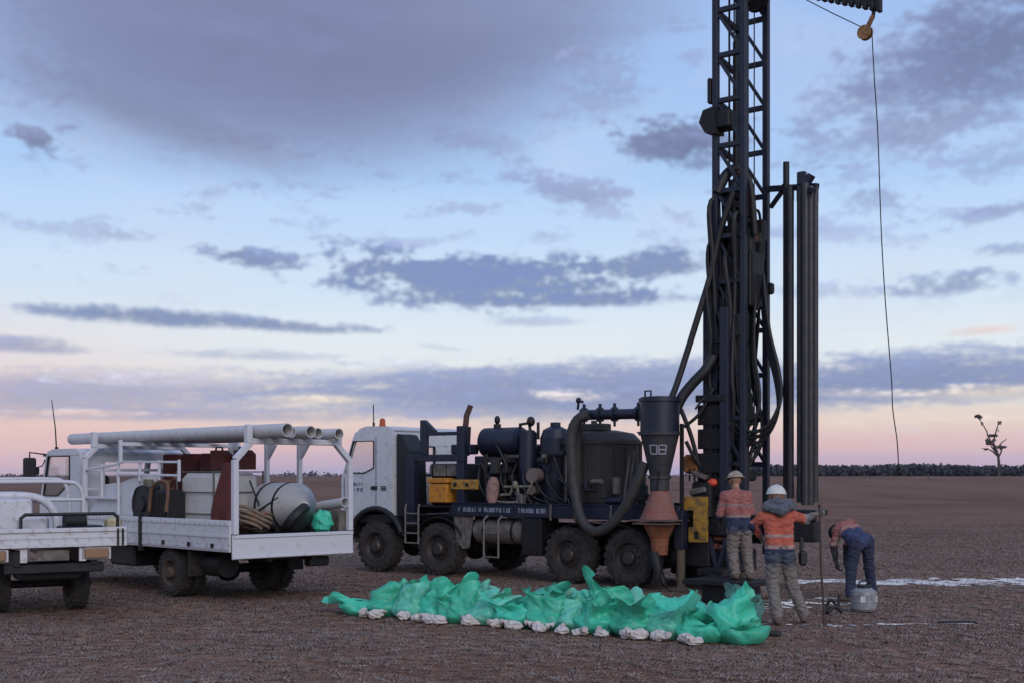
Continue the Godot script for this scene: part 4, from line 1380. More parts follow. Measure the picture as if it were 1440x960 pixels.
	ds.cyl(Vector3(u0 + 0.36, 0.3, z0 - 0.42), Vector3(u0 + 0.36, 4.35, z0 - 0.42), 0.06, 14)
	part("drill_string", ds, steel, root)

	# jib reaching out from the mast head, with chain block and winch line
	var jb := MB.new()
	var j0 := Vector3(u0 + a + 0.1, 10.62, z0 - 0.42)
	var j1 := Vector3(10.507, 9.733, -1.020)
	var jd := (j1 - j0)
	jb.beam(j0 + Vector3(0, 0.10, 0), j1 + Vector3(0, 0.08, 0), 0.11, 0.14)
	jb.beam(j0 + Vector3(0, -0.03, 0), j1 + Vector3(0, -0.03, 0), 0.09, 0.12)
	for i in 19:
		var p: Vector3 = j0 + jd * (i / 18.0)
		jb.bx(p + Vector3(-0.035, -0.15, -0.06), p + Vector3(0.035, 0.15, 0.06), 0.01)
	part("jib", jb, steel, root)
	var sk := MB.new()
	var pc := Vector3(10.263, 9.296, -1.020)
	for i in 4:
		sk.ball(j1.lerp(pc, 0.25 + i * 0.16) + Vector3(0, 0.02, 0), Vector3(0.035, 0.05, 0.035), 8)
	part("shackle", sk, steel, root)
	var pl := MB.new()
	pl.lathe([Vector2(0, -0.05), Vector2(0.12, -0.05), Vector2(0.10, 0.0), Vector2(0.12, 0.05), Vector2(0, 0.05)], Transform3D(Basis(Vector3.RIGHT, PI / 2), pc), 20)
	pl.beam(pc, pc.lerp(j1, 0.6), 0.09, 0.06, 0.02)
	part("pulley", pl, mat("pulley_yellow", srgb(150, 106, 56), 0.6, 0.0, srgb(80, 60, 44), 0.4, 0.3), root)
	var l1 := MB.new()
	l1.tube([Vector3(u0 + a, 10.9, z0 - 0.3), Vector3(9.236, 10.065, -1.000), Vector3(9.686, 9.748, -1.000), pc + Vector3(-0.05, 0.1, 0)], 0.009, 6)
	part("winch_line", l1, steel, root)
	var l2 := MB.new()
	l2.tube(smooth([pc + Vector3(0.115, 0.05, 0), Vector3(10.422, 8.514, -1.020), Vector3(10.483, 7.570, -1.020), Vector3(10.543, 5.932, -1.020), Vector3(10.615, 4.763, -1.020), Vector3(10.711, 3.597, -1.020), Vector3(10.735, 3.076, -1.020), Vector3(10.806, 2.577, -1.020), Vector3(10.830, 2.185, -1.020)]), 0.009, 6)
	part("winch_line", l2, steel, root)
	var l3 := MB.new()
	l3.ball(Vector3(10.830, 2.138, -1.020), Vector3(0.03, 0.07, 0.03), 8)
	part("line_hook", l3, steel, root)


func rod_rack(rig: Node3D, blue: Material, steel: Material) -> void:
	var root := Node3D.new()
	root.name = "rod_rack"
	rig.add_child(root)
	var rodm := mat("drill_rod_steel", srgb(58, 58, 64), 0.45, 0.5, srgb(84, 74, 68), 0.4, 0.9)
	var f := MB.new()
	f.beam(Vector3(8.281, 7.063, -1.440), Vector3(9.430, 6.875, -1.000), 0.10, 0.10)
	f.beam(Vector3(8.357, 6.719, -1.400), Vector3(8.680, 7.008, -1.300), 0.07, 0.07)
	f.beam(Vector3(8.653, 7.037, -1.300), Vector3(9.472, 6.762, -0.800), 0.08, 0.08)
	f.beam(Vector3(9.119, 6.797, -1.000), Vector3(9.327, 7.082, -1.000), 0.14, 0.10)
	f.bx(Vector3(9.083, 6.927, -1.020), Vector3(9.235, 7.153, -0.920), 0.015)
	part("top_arm", f, blue, root)
	var sp := MB.new()
	sp.cyl(Vector3(8.781, 1.729, -1.150), Vector3(8.781, 7.410, -1.150), 0.055, 12)
	part("rack_post", sp, steel, root)
	for e in [[Vector3(8.910, 1.609, -1.050), Vector3(8.910, 6.956, -1.050), 0.058], [Vector3(9.119, 1.540, -1.000), Vector3(9.119, 6.918, -1.000), 0.062], [Vector3(9.257, 1.495, -0.900), Vector3(9.257, 6.929, -0.900), 0.066], [Vector3(9.324, 1.495, -0.950), Vector3(9.324, 6.881, -0.950), 0.062], [Vector3(9.382, 1.543, -1.020), Vector3(9.382, 6.861, -1.020), 0.05], [Vector3(9.076, 1.560, -1.200), Vector3(9.076, 6.960, -1.200), 0.06]]:
		var r := MB.new()
		var lo: Vector3 = e[0]
		var hi: Vector3 = e[1]
		r.tube([lo, lo + Vector3(0, 0.25, 0), lo + Vector3(0, 0.26, 0), hi - Vector3(0, 0.26, 0), hi - Vector3(0, 0.25, 0), hi], [e[2] * 1.08, e[2] * 1.08, e[2], e[2], e[2] * 1.08, e[2] * 1.08], 16)
		part("drill_rod", r, rodm, root)
	var b := MB.new()
	var c := Vector3(9.171, 1.419, -1.000)
	b.bx(c + Vector3(-0.35, -0.10, -0.3), c + Vector3(0.32, 0.0, 0.2), 0.02)
	b.bx(c + Vector3(-1.1, -0.2, -0.12), c + Vector3(0.2, -0.1, 0.0), 0.02)
	b.bx(c + Vector3(-0.2, -0.55, -0.2), c + Vector3(0.25, -0.2, 0.1), 0.03)
	part("rack_base", b, steel, root)


func rear_station(rig: Node3D, blue: Material, steel: Material, yellow: Material, rust: Material, hose: Material, greyp: Material) -> void:
	# the driller's side at the rear: jacks, yellow control frame, clamps, step plate
	var q := [Vector3(7.261, 1.628, -0.200), Vector3(7.763, 1.633, -0.200), Vector3(7.763, 0.850, -0.200), Vector3(7.408, 0.839, -0.200), Vector3(7.408, 1.103, -0.200), Vector3(7.503, 1.105, -0.200), Vector3(7.503, 1.396, -0.200), Vector3(7.261, 1.392, -0.200)]
	var poly := PackedVector2Array()
	for p in q:
		poly.append(Vector2(p.x, p.y))
	var yf := MB.new()
	yf.prism(poly, Transform3D(Basis(), Vector3(0, 0, -0.24)), 0.06)
	part("yellow_frame", yf, yellow, rig)
	var slot := MB.new()
	slot.box(Vector3(7.568, 0.968, -0.175), Vector3(0.08, 0.13, 0.02), 0.01)
	part("frame_slot", slot, steel, rig)
	var ob := MB.new()
	ob.box(Vector3(7.725, 0.957, -0.600), Vector3(0.30, 0.20, 0.2), 0.03)
	part("orange_box", ob, rust, rig)
	var ob2 := MB.new()
	ob2.box(Vector3(7.697, 0.761, -0.500), Vector3(0.24, 0.1, 0.2), 0.02)
	part("red_box", ob2, mat("dull_red", srgb(140, 58, 46), 0.6, 0.0, srgb(92, 66, 58), 0.4, 0.5), rig)
	var ob3 := MB.new()
	ob3.box(Vector3(7.284, 2.201, -0.600), Vector3(0.36, 0.34, 0.24), 0.05)
	part("amber_cover", ob3, mat("amber_cover", srgb(160, 98, 44), 0.6, 0.0, srgb(96, 72, 54), 0.42, 0.5), rig)
	var or_ := MB.new()
	var oc := Vector3(7.725, 1.876, -0.450)
	or_.ball(oc, Vector3(0.10, 0.075, 0.085), 14)
	or_.cyl(oc + Vector3(-0.08, -0.04, 0), oc + Vector3(-0.16, -0.1, 0.0), 0.06, 10)
	part("orange_float", or_, plain("signal_orange", srgb(196, 70, 44), 0.6), rig)
	var cl := MB.new()
	cl.box(Vector3(7.500, 1.727, -0.400), Vector3(0.34, 0.12, 0.2), 0.05, Basis(Vector3(0, 0, 1), 0.2))
	cl.box(Vector3(7.514, 2.000, -0.400), Vector3(0.3, 0.09, 0.16), 0.04, Basis(Vector3(0, 0, 1), -0.3))
	part("control_levers", cl, greyp, rig)
	# drill table, clamps and dark machinery under the mast
	var tb := MB.new()
	tb.bx(Vector3(7.0, 0.95, -1.9), Vector3(8.2, 1.25, -0.4), 0.03)
	tb.bx(Vector3(7.35, 1.25, -0.9), Vector3(7.75, 1.9, -0.35), 0.05)
	tb.bx(Vector3(7.2, 0.3, -1.4), Vector3(8.1, 0.7, -0.6), 0.04)
	tb.bx(Vector3(7.7, 0.28, -0.5), Vector3(8.2, 0.42, 0.05), 0.02)
	tb.bx(Vector3(7.1, 0.40, -0.55), Vector3(7.75, 0.92, -0.3), 0.04)
	tb.cyl(Vector3(7.9, 1.25, -0.6), Vector3(7.9, 1.75, -0.6), 0.14, 14)
	tb.bx(Vector3(7.6, 1.9, -1.4), Vector3(8.1, 2.1, -0.6), 0.04)
	for i in 5:
		tb.cyl(Vector3(7.3 + i * 0.1, 1.9, -0.4), Vector3(7.32 + i * 0.1, 2.12, -0.36), 0.016, 6)
	part("drill_table", tb, steel, rig)
	for e in [[7.3, -0.1], [7.3, -2.3], [8.0, -2.2]]:
		var jl := MB.new()
		jl.bx(Vector3(e[0] - 0.09, 0.72, e[1] - 0.09), Vector3(e[0] + 0.09, 1.4, e[1] + 0.09), 0.015)
		part("jack_sleeve", jl, blue, rig)
		var jl2 := MB.new()
		jl2.cyl(Vector3(e[0], 0.06, e[1]), Vector3(e[0], 0.74, e[1]), 0.075, 14)
		jl2.lathe([Vector2(0, 0.06), Vector2(0.12, 0.06), Vector2(0.22, 0.02), Vector2(0.22, 0), Vector2(0, 0)], Transform3D(Basis(), Vector3(e[0], 0, e[1])), 18)
		part("jack_leg", jl2, mat("dusty_leg", srgb(98, 86, 70), 0.8, 0.0, srgb(84, 70, 62), 0.5, 0.5), rig)
	var bl := MB.new()
	bl.beam(Vector3(7.86, 0.4, -0.35), Vector3(7.72, 0.92, -0.35), 0.07, 0.07)
	bl.beam(Vector3(7.90, 0.4, -0.35), Vector3(8.06, 0.92, -0.35), 0.07, 0.07)
	bl.beam(Vector3(8.12, 0.4, -0.35), Vector3(7.95, 0.92, -0.45), 0.05, 0.05)
	part("jack_stand", bl, blue, rig)
	var sp := MB.new()
	sp.bx(Vector3(8.40, 0.30, 0.86), Vector3(9.62, 0.37, 1.72), 0.008)
	sp.bx(Vector3(8.62, 0.0, 0.98), Vector3(9.4, 0.298, 1.5), 0.03)
	sp.beam(Vector3(7.8, 0.34, 0.0), Vector3(8.6, 0.34, 0.9), 0.08, 0.06)
	part("step_plate", sp, steel, rig)
	var col := MB.new()
	col.cyl(Vector3(7.62, 0.0, -1.02), Vector3(7.62, 0.34, -1.02), 0.13, 16)
	part("hole_collar", col, steel, rig)


# ------------------------------------------------------------------ the white tray truck
const TRAY := Vector3(-4.34, 0, -19.8)


func on_tray(p: Vector3, turn := 0.0) -> Transform3D:
	return Transform3D(Basis(Vector3.UP, deg_to_rad(-45.0)), TRAY) * Transform3D(Basis(Vector3.UP, turn), p)


func tray_truck() -> void:
	var t := thing("tray_truck", "white flat-tray truck with pipe rack and dropped tailgate beside the rig", "truck", on_tray(Vector3.ZERO))
	var white := mat("tray_white", srgb(206, 207, 214), 0.5, 0.0, srgb(168, 158, 152), 0.2, 0.7)
	var worn := mat("worn_white", srgb(204, 204, 210), 0.5, 0.0, srgb(132, 108, 98), 0.24, 0.45)
	var steel := mat("dark_steel", srgb(42, 42, 48), 0.55, 0.3)
	var rubber := mat("tyre_rubber", srgb(40, 38, 38), 0.9)
	var dusty := mat("dusty_rim", srgb(84, 72, 64), 0.85, 0.0, srgb(72, 60, 53), 0.5, 0.4)
	var black := plain("black_plastic", srgb(24, 24, 27), 0.6)
	var glass := glass_material()
	var W := 2.35
	# tray floor on its bearers
	var fl := MB.new()
	fl.bx(Vector3(-5.0, 1.0, -W + 0.03), Vector3(-0.02, 1.06, -0.03), 0.005)
	for x in [-4.6, -3.8, -3.0, -2.2, -1.4, -0.6, -0.15]:
		fl.bx(Vector3(x - 0.04, 0.86, -W + 0.05), Vector3(x + 0.04, 0.997, -0.05), 0.006)
	part("tray_floor", fl, steel, t)
	for zz in [[0.0, "side_board"], [-W, "side_board"]]:
		for e in [[-4.98, -2.78], [-2.74, -0.03]]:
			var s := MB.new()
			var z: float = zz[0]
			s.bx(Vector3(e[0], 0.80, z - 0.02), Vector3(e[1], 1.30, z + 0.02), 0.012)
			for yy in [0.86, 1.05, 1.24]:
				s.bx(Vector3(e[0] + 0.02, yy - 0.025, z + 0.02), Vector3(e[1] - 0.02, yy + 0.025, z + 0.032), 0.01)
			part("side_board", s, worn, t)
		for x in [-4.2, -3.3, -2.0, -1.2, -0.5]:
			var hg := MB.new()
			hg.bx(Vector3(x - 0.04, 0.86, zz[0] + 0.033), Vector3(x + 0.04, 0.93, zz[0] + 0.05), 0.006)
			part("latch", hg, steel, t)
	var st := MB.new()
	st.bx(Vector3(-2.79, 0.72, -0.03), Vector3(-2.73, 1.34, 0.06), 0.006)
	part("side_stake", st, steel, t)
	# tailgate hanging down
	var tg := MB.new()
	tg.bx(Vector3(-0.01, 0.69, -W), Vector3(0.025, 1.075, 0.0), 0.012)
	tg.bx(Vector3(0.025, 1.02, -W + 0.01), Vector3(0.045, 1.07, -0.01), 0.012)
	tg.bx(Vector3(0.025, 0.70, -W + 0.01), Vector3(0.045, 0.74, -0.01), 0.012)
	part("tailgate", tg, white, t)
	var rb := MB.new()
	rb.bx(Vector3(-0.10, 0.72, -1.9), Vector3(-0.03, 0.86, -0.4), 0.01)
	for zz in [-0.75, -1.6]:
		rb.bx(Vector3(-6.6, 0.62, zz - 0.04), Vector3(-0.05, 0.82, zz + 0.04))
	for x in [-4.0, -3.0, -1.0, -0.3]:
		rb.bx(Vector3(x, 0.64, -1.56), Vector3(x + 0.08, 0.8, -0.79))
	rb.cyl(Vector3(-1.95, 0.40, -0.2), Vector3(-1.95, 0.40, -W + 0.2), 0.08, 12)
	rb.ball(Vector3(-1.95, 0.40, -W * 0.5), Vector3(0.22, 0.22, 0.22), 12)
	rb.bx(Vector3(-4.2, 0.42, -0.7), Vector3(-3.3, 0.84, -0.15), 0.04)
	rb.bx(Vector3(-0.35, 0.5, -2.0), Vector3(-0.15, 0.66, -1.6), 0.03)
	rb.cyl(Vector3(-3.6, 0.5, -1.2), Vector3(-2.0, 0.42, -1.2), 0.05, 8)
	part("chassis", rb, steel, t)
	for zz in [-0.2, -W + 0.2]:
		var sb := MB.new()
		sb.bx(Vector3(-1.36, 0.36, zz - 0.16), Vector3(-1.33, 0.84, zz + 0.16), 0.006)
		part("mud_flap", sb, rubber, t)
	var w1 := wheel(0.395, 0.22, 0.22, rubber, dusty, 26, -0.09)
	for x in [-1.95, -5.75]:
		put_wheel(w1, t, Vector3(x, 0.39, -0.05), false, 0.2)
		put_wheel(w1, t, Vector3(x, 0.39, -W + 0.05), true, 0.7)
		if x > -3.0:
			put_wheel(w1, t, Vector3(x, 0.39, -0.31), false, 0.5)
			put_wheel(w1, t, Vector3(x, 0.39, -W + 0.31), true, 0.1)
	w1.free()
	# a spare hung under the tray
	var tk := MB.new()
	tk.cyl(Vector3(-1.15, 0.56, -0.36), Vector3(-0.66, 0.56, -0.36), 0.2, 20)
	part("air_tank", tk, steel, t)
	# rear rack hoop
	var hp := MB.new()
	var pts := [Vector3(0.0, 1.08, -0.06), Vector3(0.0, 2.24, -0.06), Vector3(0.0, 2.54, -0.36), Vector3(0.0, 2.54, -W + 0.36), Vector3(0.0, 2.24, -W + 0.06), Vector3(0.0, 1.08, -W + 0.06)]
	for i in 5:
		hp.beam(pts[i], pts[i + 1], 0.095, 0.095, 0.012)
	hp.bx(Vector3(-0.06, 2.50, -0.36), Vector3(0.06, 2.80, -0.25), 0.02)
	hp.bx(Vector3(-0.06, 2.50, -W + 0.25), Vector3(0.06, 2.72, -W + 0.34), 0.02)
	part("rear_hoop", hp, white, t)
	# posts and rail along the far side
	for x in [-1.42, -2.42, -3.6]:
		var po := MB.new()
		po.bx(Vector3(x - 0.04, 1.06, -W + 0.02), Vector3(x + 0.04, 2.62, -W + 0.10), 0.01)
		po.prism(pv([x, 2.62, x + 0.28, 2.62, x + 0.28, 2.54, x + 0.06, 2.30, x, 2.30]), Transform3D(Basis(), Vector3(0, 0, -W + 0.03)), 0.06)
		part("far_post", po, white, t)
	var rr := MB.new()
	for yy in [2.02, 2.24]:
		rr.beam(Vector3(-3.7, yy, -0.06), Vector3(-1.66, yy - 0.02, -0.06), 0.04, 0.04)
	for x in [-3.7, -2.95, -2.3, -1.66]:
		rr.beam(Vector3(x, 1.9 if x > -3.0 else 1.3, -0.06), Vector3(x, 2.26, -0.06), 0.045, 0.045)
	rr.beam(Vector3(-3.62, 2.2, -0.06), Vector3(-3.62, 2.62, -0.06), 0.06, 0.06)
	rr.beam(Vector3(-3.62, 2.55, -0.06), Vector3(-3.62, 2.55, -W + 0.06), 0.07, 0.07)
	part("guard_rail", rr, white, t)
	# front hoop behind the cab, with ladder rails
	var fh := MB.new()
	var fp := [Vector3(-4.95, 1.06, -0.06), Vector3(-4.95, 2.30, -0.06), Vector3(-4.95, 2.535, -0.30), Vector3(-4.95, 2.535, -W + 0.30), Vector3(-4.95, 2.30, -W + 0.06), Vector3(-4.95, 1.06, -W + 0.06)]
	for i in 5:
		fh.beam(fp[i], fp[i + 1], 0.09, 0.09, 0.012)
	fh.bx(Vector3(-5.01, 2.50, -0.30), Vector3(-4.89, 2.80, -0.19), 0.02)
	for yy in [1.75, 2.1]:
		fh.beam(Vector3(-4.95, yy, -0.1), Vector3(-4.95, yy, -W + 0.1), 0.05, 0.05)
	fh.beam(Vector3(-4.95, 1.6, -0.06), Vector3(-3.7, 1.6, -0.06), 0.05, 0.05)
	fh.beam(Vector3(-4.3, 1.6, -0.06), Vector3(-4.3, 2.2, -0.06), 0.045, 0.045)
	fh.beam(Vector3(-4.95, 2.1, -0.06), Vector3(-3.7, 2.2, -0.06), 0.045, 0.045)
	part("front_hoop", fh, white, t)
	# cab
	var cab := Node3D.new()
	cab.name = "cab"
	t.add_child(cab)
	var outer := pv([-6.85, 0.5, -6.85, 1.55, -6.62, 2.38, -6.50, 2.46, -5.28, 2.46, -5.22, 2.38, -5.22, 0.95, -5.35, 0.62, -6.15, 0.62, -6.2, 0.5])
	var win := pv([-6.70, 1.62, -6.50, 2.36, -5.62, 2.36, -5.62, 1.86, -6.1, 1.62])
	for z in [-0.12, -W + 0.12]:
		var mb := MB.new()
		mb.prism(holed(outer, win), Transform3D(Basis(), Vector3(0, 0, z - 0.02)), 0.04)
		part("side_wall", mb, white, cab)
		var gl := MB.new()
		gl.prism(win, Transform3D(Basis(), Vector3(0, 0, z - 0.003)), 0.006)
		part("side_window", gl, glass, cab)
		var sl := MB.new()
		for k in win.size():
			var a2 := win[k]
			var b2 := win[(k + 1) % win.size()]
			sl.beam(Vector3(a2.x, a2.y, z + 0.022 * signf(z + 1.0)), Vector3(b2.x, b2.y, z + 0.022 * signf(z + 1.0)), 0.045, 0.018, 0.005)
		part("window_seal", sl, black, cab)
	var cp := MB.new()
	cp.bx(Vector3(-5.26, 0.95, -W + 0.14), Vector3(-5.22, 2.40, -1.75), 0.005)
	cp.bx(Vector3(-5.26, 0.95, -0.6), Vector3(-5.22, 2.40, -0.14), 0.005)
	cp.bx(Vector3(-5.26, 0.95, -1.75), Vector3(-5.22, 1.8, -0.6), 0.005)
	cp.bx(Vector3(-5.26, 2.25, -1.75), Vector3(-5.22, 2.40, -0.6), 0.005)
	part("back_wall", cp, white, cab)
	var rfm := MB.new()
	rfm.prism(pv([-6.62, 2.38, -6.5, 2.46, -6.3, 2.50, -5.4, 2.50, -5.22, 2.44, -5.22, 2.38]), Transform3D(Basis(), Vector3(0, 0, -W + 0.09)), W - 0.18)
	part("roof", rfm, white, cab)
	var fr := MB.new()
	fr.bx(Vector3(-6.9, 0.5, -W + 0.1), Vector3(-6.83, 1.56, -0.1), 0.02)
	part("front_panel", fr, white, cab)
	var ws := MB.new()
	ws.beam(Vector3(-6.84, 1.57, -W * 0.5), Vector3(-6.63, 2.38, -W * 0.5), W - 0.3, 0.006, 0.001)
	part("windscreen", ws, glass, cab)
	var se := MB.new()
	se.bx(Vector3(-6.8, 0.9, -W + 0.16), Vector3(-5.3, 1.1, -0.16), 0.02)
	se.bx(Vector3(-6.8, 1.1, -W + 0.16), Vector3(-6.5, 1.58, -0.16), 0.05)
	for zz in [-0.6, -1.7]:
		se.bx(Vector3(-5.95, 1.1, zz - 0.24), Vector3(-5.5, 1.35, zz + 0.24), 0.05)
		se.bx(Vector3(-5.62, 1.3, zz - 0.23), Vector3(-5.45, 2.0, zz + 0.23), 0.05)
	part("seats", se, black, cab)
	var mi := MB.new()
	var mp := Vector3(-6.442, 2.134, 0.300)
	mi.bx(mp + Vector3(-0.05, -0.2, -0.12), mp + Vector3(0.05, 0.2, 0.12), 0.03)
	mi.tube([mp + Vector3(0, 0.2, 0), mp + Vector3(0.0, 0.3, 0.0), Vector3(-6.6, 2.4, -0.1)], 0.015, 8)
	part("mirror", mi, black, cab)
	mi = MB.new()
	mi.bx(mp + Vector3(-0.3, -0.12, -0.3), mp + Vector3(-0.22, 0.03, -0.14), 0.02)
	mi.tube([mp + Vector3(-0.26, 0.0, -0.2), mp + Vector3(-0.1, 0.05, -0.3), Vector3(-6.66, 2.3, -0.1)], 0.012, 6)
	part("mirror", mi, black, cab)
	var ae := MB.new()
	ae.tube([Vector3(-6.691, 2.468, -0.350), Vector3(-6.752, 2.938, -0.350), Vector3(-6.904, 3.468, -0.350)], [0.016, 0.013, 0.009], 6)
	ae.cyl(Vector3(-6.691, 2.385, -0.350), Vector3(-6.691, 2.551, -0.350), 0.035, 8)
	part("aerial", ae, black, cab)
	var vis := MB.new()
	vis.bx(Vector3(-6.75, 2.36, -W + 0.15), Vector3(-6.6, 2.42, -0.1), 0.015)
	part("sun_visor", vis, black, cab)

	# ---- load
	# long plastic pipes on the rack
	var pipe := mat("plastic_pipe", srgb(194, 192, 194), 0.55, 0.0, srgb(160, 152, 146), 0.25, 0.6)
	var k := 0
	for e in [[-0.48, 0.80, 7.1, 0.105], [-0.75, 0.52, 6.2, 0.085], [-1.05, 0.62, 6.3, 0.095], [-1.34, 0.42, 6.0, 0.085], [-1.86, 0.28, 6.1, 0.09]]:
		var r: float = e[3]
		var pm := MB.new()
		var ax := Transform3D(Basis(Vector3(0, 0, 1), PI / 2), Vector3.ZERO)
		var L: float = e[2]
		pm.lathe([Vector2(r * 0.88, 0.0), Vector2(r, 0.0), Vector2(r, L * 0.42), Vector2(r * 1.06, L * 0.42), Vector2(r * 1.06, L * 0.42 + 0.2), Vector2(r, L * 0.42 + 0.2), Vector2(r, L), Vector2(r * 0.88, L), Vector2(r * 0.88, 0.0)], ax, 24)
		single("plastic_pipe", pm, pipe, "long white plastic pipe lying on the rack of the tray truck", "pipe", on_tray(Vector3(e[1], 2.59 + r, e[0])), "pipes on the tray truck rack")
		k += 1
	# sloping white cover panel at the front of the tray
	var cv := MB.new()
	cv.prism(pv([-0.98, 0.0, 0.82, 0.0, 0.86, 0.70, 0.26, 0.58, -0.36, 0.54]), Transform3D(Basis(), Vector3(0, 0, -0.35)), 0.35)
	single("tool_chest", cv, white, "white sloping-topped tool chest on the tray behind the cab", "chest", on_tray(Vector3(-3.95, 1.30, -0.12)))
	# black pump with its hose
	var pump := thing("motor_pump", "black motor pump standing on the tray against the white chest", "pump", on_tray(Vector3(-2.72, 1.06, -0.30)).scaled_local(Vector3(1.25, 1.12, 1.0)))
	var pb := MB.new()
	pb.bx(Vector3(-0.46, 0.0, -0.25), Vector3(0.46, 0.12, 0.2), 0.02)
	for i in 6:
		pb.bx(Vector3(0.06 + i * 0.065, 0.2, 0.18), Vector3(0.085 + i * 0.065, 0.58, 0.22), 0.005)
	pb.cyl(Vector3(-0.2, 0.4, 0.2), Vector3(-0.2, 0.4, 0.24), 0.12, 14)
	pb.tube(smooth([Vector3(-0.42, 0.2, 0.18), Vector3(-0.36, 0.6, 0.2), Vector3(-0.1, 0.66, 0.16), Vector3(0.1, 0.5, 0.2)]), 0.022, 6)
	pb.bx(Vector3(-0.06, 0.5, -0.15), Vector3(0.12, 0.7, 0.1), 0.03)
	pb.cyl(Vector3(-0.2, 0.4, -0.2), Vector3(-0.2, 0.4, 0.2), 0.27, 18)
	pb.bx(Vector3(0.05, 0.12, -0.22), Vector3(0.45, 0.62, 0.18), 0.06)
	part("body", pb, black, pump)
	var pf := MB.new()
	pf.cyl(Vector3(-0.3, 0.64, 0), Vector3(-0.3, 0.78, 0), 0.09, 12)
	pf.cyl(Vector3(0.2, 0.62, 0), Vector3(0.2, 0.74, 0), 0.1, 12)
	pf.bx(Vector3(-0.1, 0.64, -0.06), Vector3(0.1, 0.72, 0.06), 0.02)
	part("caps", pf, mat("pale_fittings", srgb(128, 126, 112), 0.6), pump)
	var ph := MB.new()
	ph.tube(smooth([Vector3(0.1, 0.3, 0.26), Vector3(0.2, 0.68, 0.26), Vector3(0.55, 0.72, 0.24), Vector3(0.6, 0.3, 0.3)]), 0.03, 8)
	part("hose", ph, mat("brown_hose", srgb(112, 78, 56), 0.8, 0.0, srgb(80, 66, 58), 0.4, 0.5), pump)
	# square water tank in the middle of the tray
	var tankm := mat("tank_plastic", srgb(206, 203, 200), 0.5, 0.0, srgb(160, 150, 142), 0.22, 0.4)
	var cage := thing("water_tank", "square off-white water tank in a frame on the tray", "tank", on_tray(Vector3(-1.85, 1.06, -0.95)))
	var tb := MB.new()
	tb.bx(Vector3(-0.55, 0.02, -0.45), Vector3(0.55, 0.98, 0.45), 0.10)
	part("shell", tb, tankm, cage)
	var tl := MB.new()
	tl.lathe([Vector2(0.14, 0.98), Vector2(0.14, 1.03), Vector2(0, 1.04)], Transform3D(), 16)
	part("lid", tl, black, cage)
	var tf := MB.new()
	for sx in [-0.58, 0.58]:
		for sz in [-0.48, 0.48]:
			tf.beam(Vector3(sx, 0.0, sz), Vector3(sx, 1.02, sz), 0.03, 0.03)
	for yy in [0.3, 0.66, 1.0]:
		for sz in [-0.48, 0.48]:
			tf.beam(Vector3(-0.58, yy, sz), Vector3(0.58, yy, sz), 0.02, 0.02)
		for sx in [-0.58, 0.58]:
			tf.beam(Vector3(sx, yy, -0.48), Vector3(sx, yy, 0.48), 0.02, 0.02)
	part("frame", tf, mat("grey_paint", srgb(150, 146, 140), 0.6), cage)
	# brown pump housing between pump and tank
	var bh := MB.new()
	bh.lathe([Vector2(0, 0), Vector2(0.15, 0), Vector2(0.15, 0.5), Vector2(0.09, 0.62), Vector2(0.09, 0.85), Vector2(0, 0.86)], Transform3D(), 14)
	bh.cyl(Vector3(0, 0.7, 0), Vector3(0.3, 0.9, 0.05), 0.03, 8)
	single("hand_pump", bh, mat("brown_hose", srgb(112, 78, 56), 0.8), "brown upright hand pump beside the square water tank", "pump", on_tray(Vector3(-2.38, 1.06, -0.28)))
	# red folded tarpaulin standing on end
	var rt := MB.new()
	var redm := mat("red_tarp", srgb(102, 38, 33), 0.75, 0.0, srgb(70, 38, 36), 0.45, 0.3)
	for i in 5:
		var a := i * 0.12 - 0.24
		rt.tube(smooth([Vector3(a, 0.0, 0.05 * sin(i * 2.0)), Vector3(a * 0.9, 0.35, 0.03), Vector3(a * 0.6 + 0.06, 0.75, 0.0), Vector3(a * 0.25 + 0.14, 1.12, -0.02)]), 0.085, 8)
	var tarp := single("folded_tarpaulin", rt, redm, "dark red tarpaulin rolled up and standing by the rear hoop", "tarpaulin", on_tray(Vector3(-0.85, 1.06, -0.42)))
	# red drums along the far side
	for i in 3:
		var rd := MB.new()
		rd.lathe([Vector2(0, 0), Vector2(0.29, 0), Vector2(0.29, 0.28), Vector2(0.305, 0.29), Vector2(0.29, 0.30), Vector2(0.29, 0.58), Vector2(0.305, 0.59), Vector2(0.29, 0.6), Vector2(0.29, 0.88), Vector2(0.27, 0.9), Vector2(0, 0.89)], Transform3D(), 24)
		single("steel_drum", rd, redm, "red steel drum standing on the far side of the tray", "drum", on_tray(Vector3(-4.55 + i * 0.66, 1.50, -1.75)), "red drums on the tray")
	var pal := MB.new()
	pal.bx(Vector3(-1.1, 0.0, -0.35), Vector3(1.1, 0.435, 0.35), 0.03)
	single("steel_box", pal, steel, "dark steel box that carries the red drums on the tray", "box", on_tray(Vector3(-3.9, 1.062, -1.75)))
	# motor unit with hoses and red jerry cans behind the tank
	for i in 2:
		var jc := MB.new()
		jc.prism(pv([-0.2, 0.0, 0.2, 0.0, 0.2, 0.36, 0.08, 0.46, -0.2, 0.46]), Transform3D(Basis(), Vector3(0, 0, -0.09)), 0.18)
		jc.tube([Vector3(-0.17, 0.45, 0), Vector3(-0.15, 0.53, 0), Vector3(0.03, 0.53, 0), Vector3(0.05, 0.45, 0)], 0.018, 8)
		single("jerry_can", jc, redm, "red jerry can standing on top of the square water tank", "jerry can", on_tray(Vector3(-2.05 + i * 0.55, 2.10, -1.1 - i * 0.12)).scaled_local(Vector3(1.0, 0.72, 1.0)), "red jerry cans on the water tank")
	# round white tank at the rear
	var rw := thing("round_tank", "white cylindrical tank with straps lying near the rear of the tray", "tank", on_tray(Vector3(-0.7, 1.06, -1.5)))
	var rwb := MB.new()
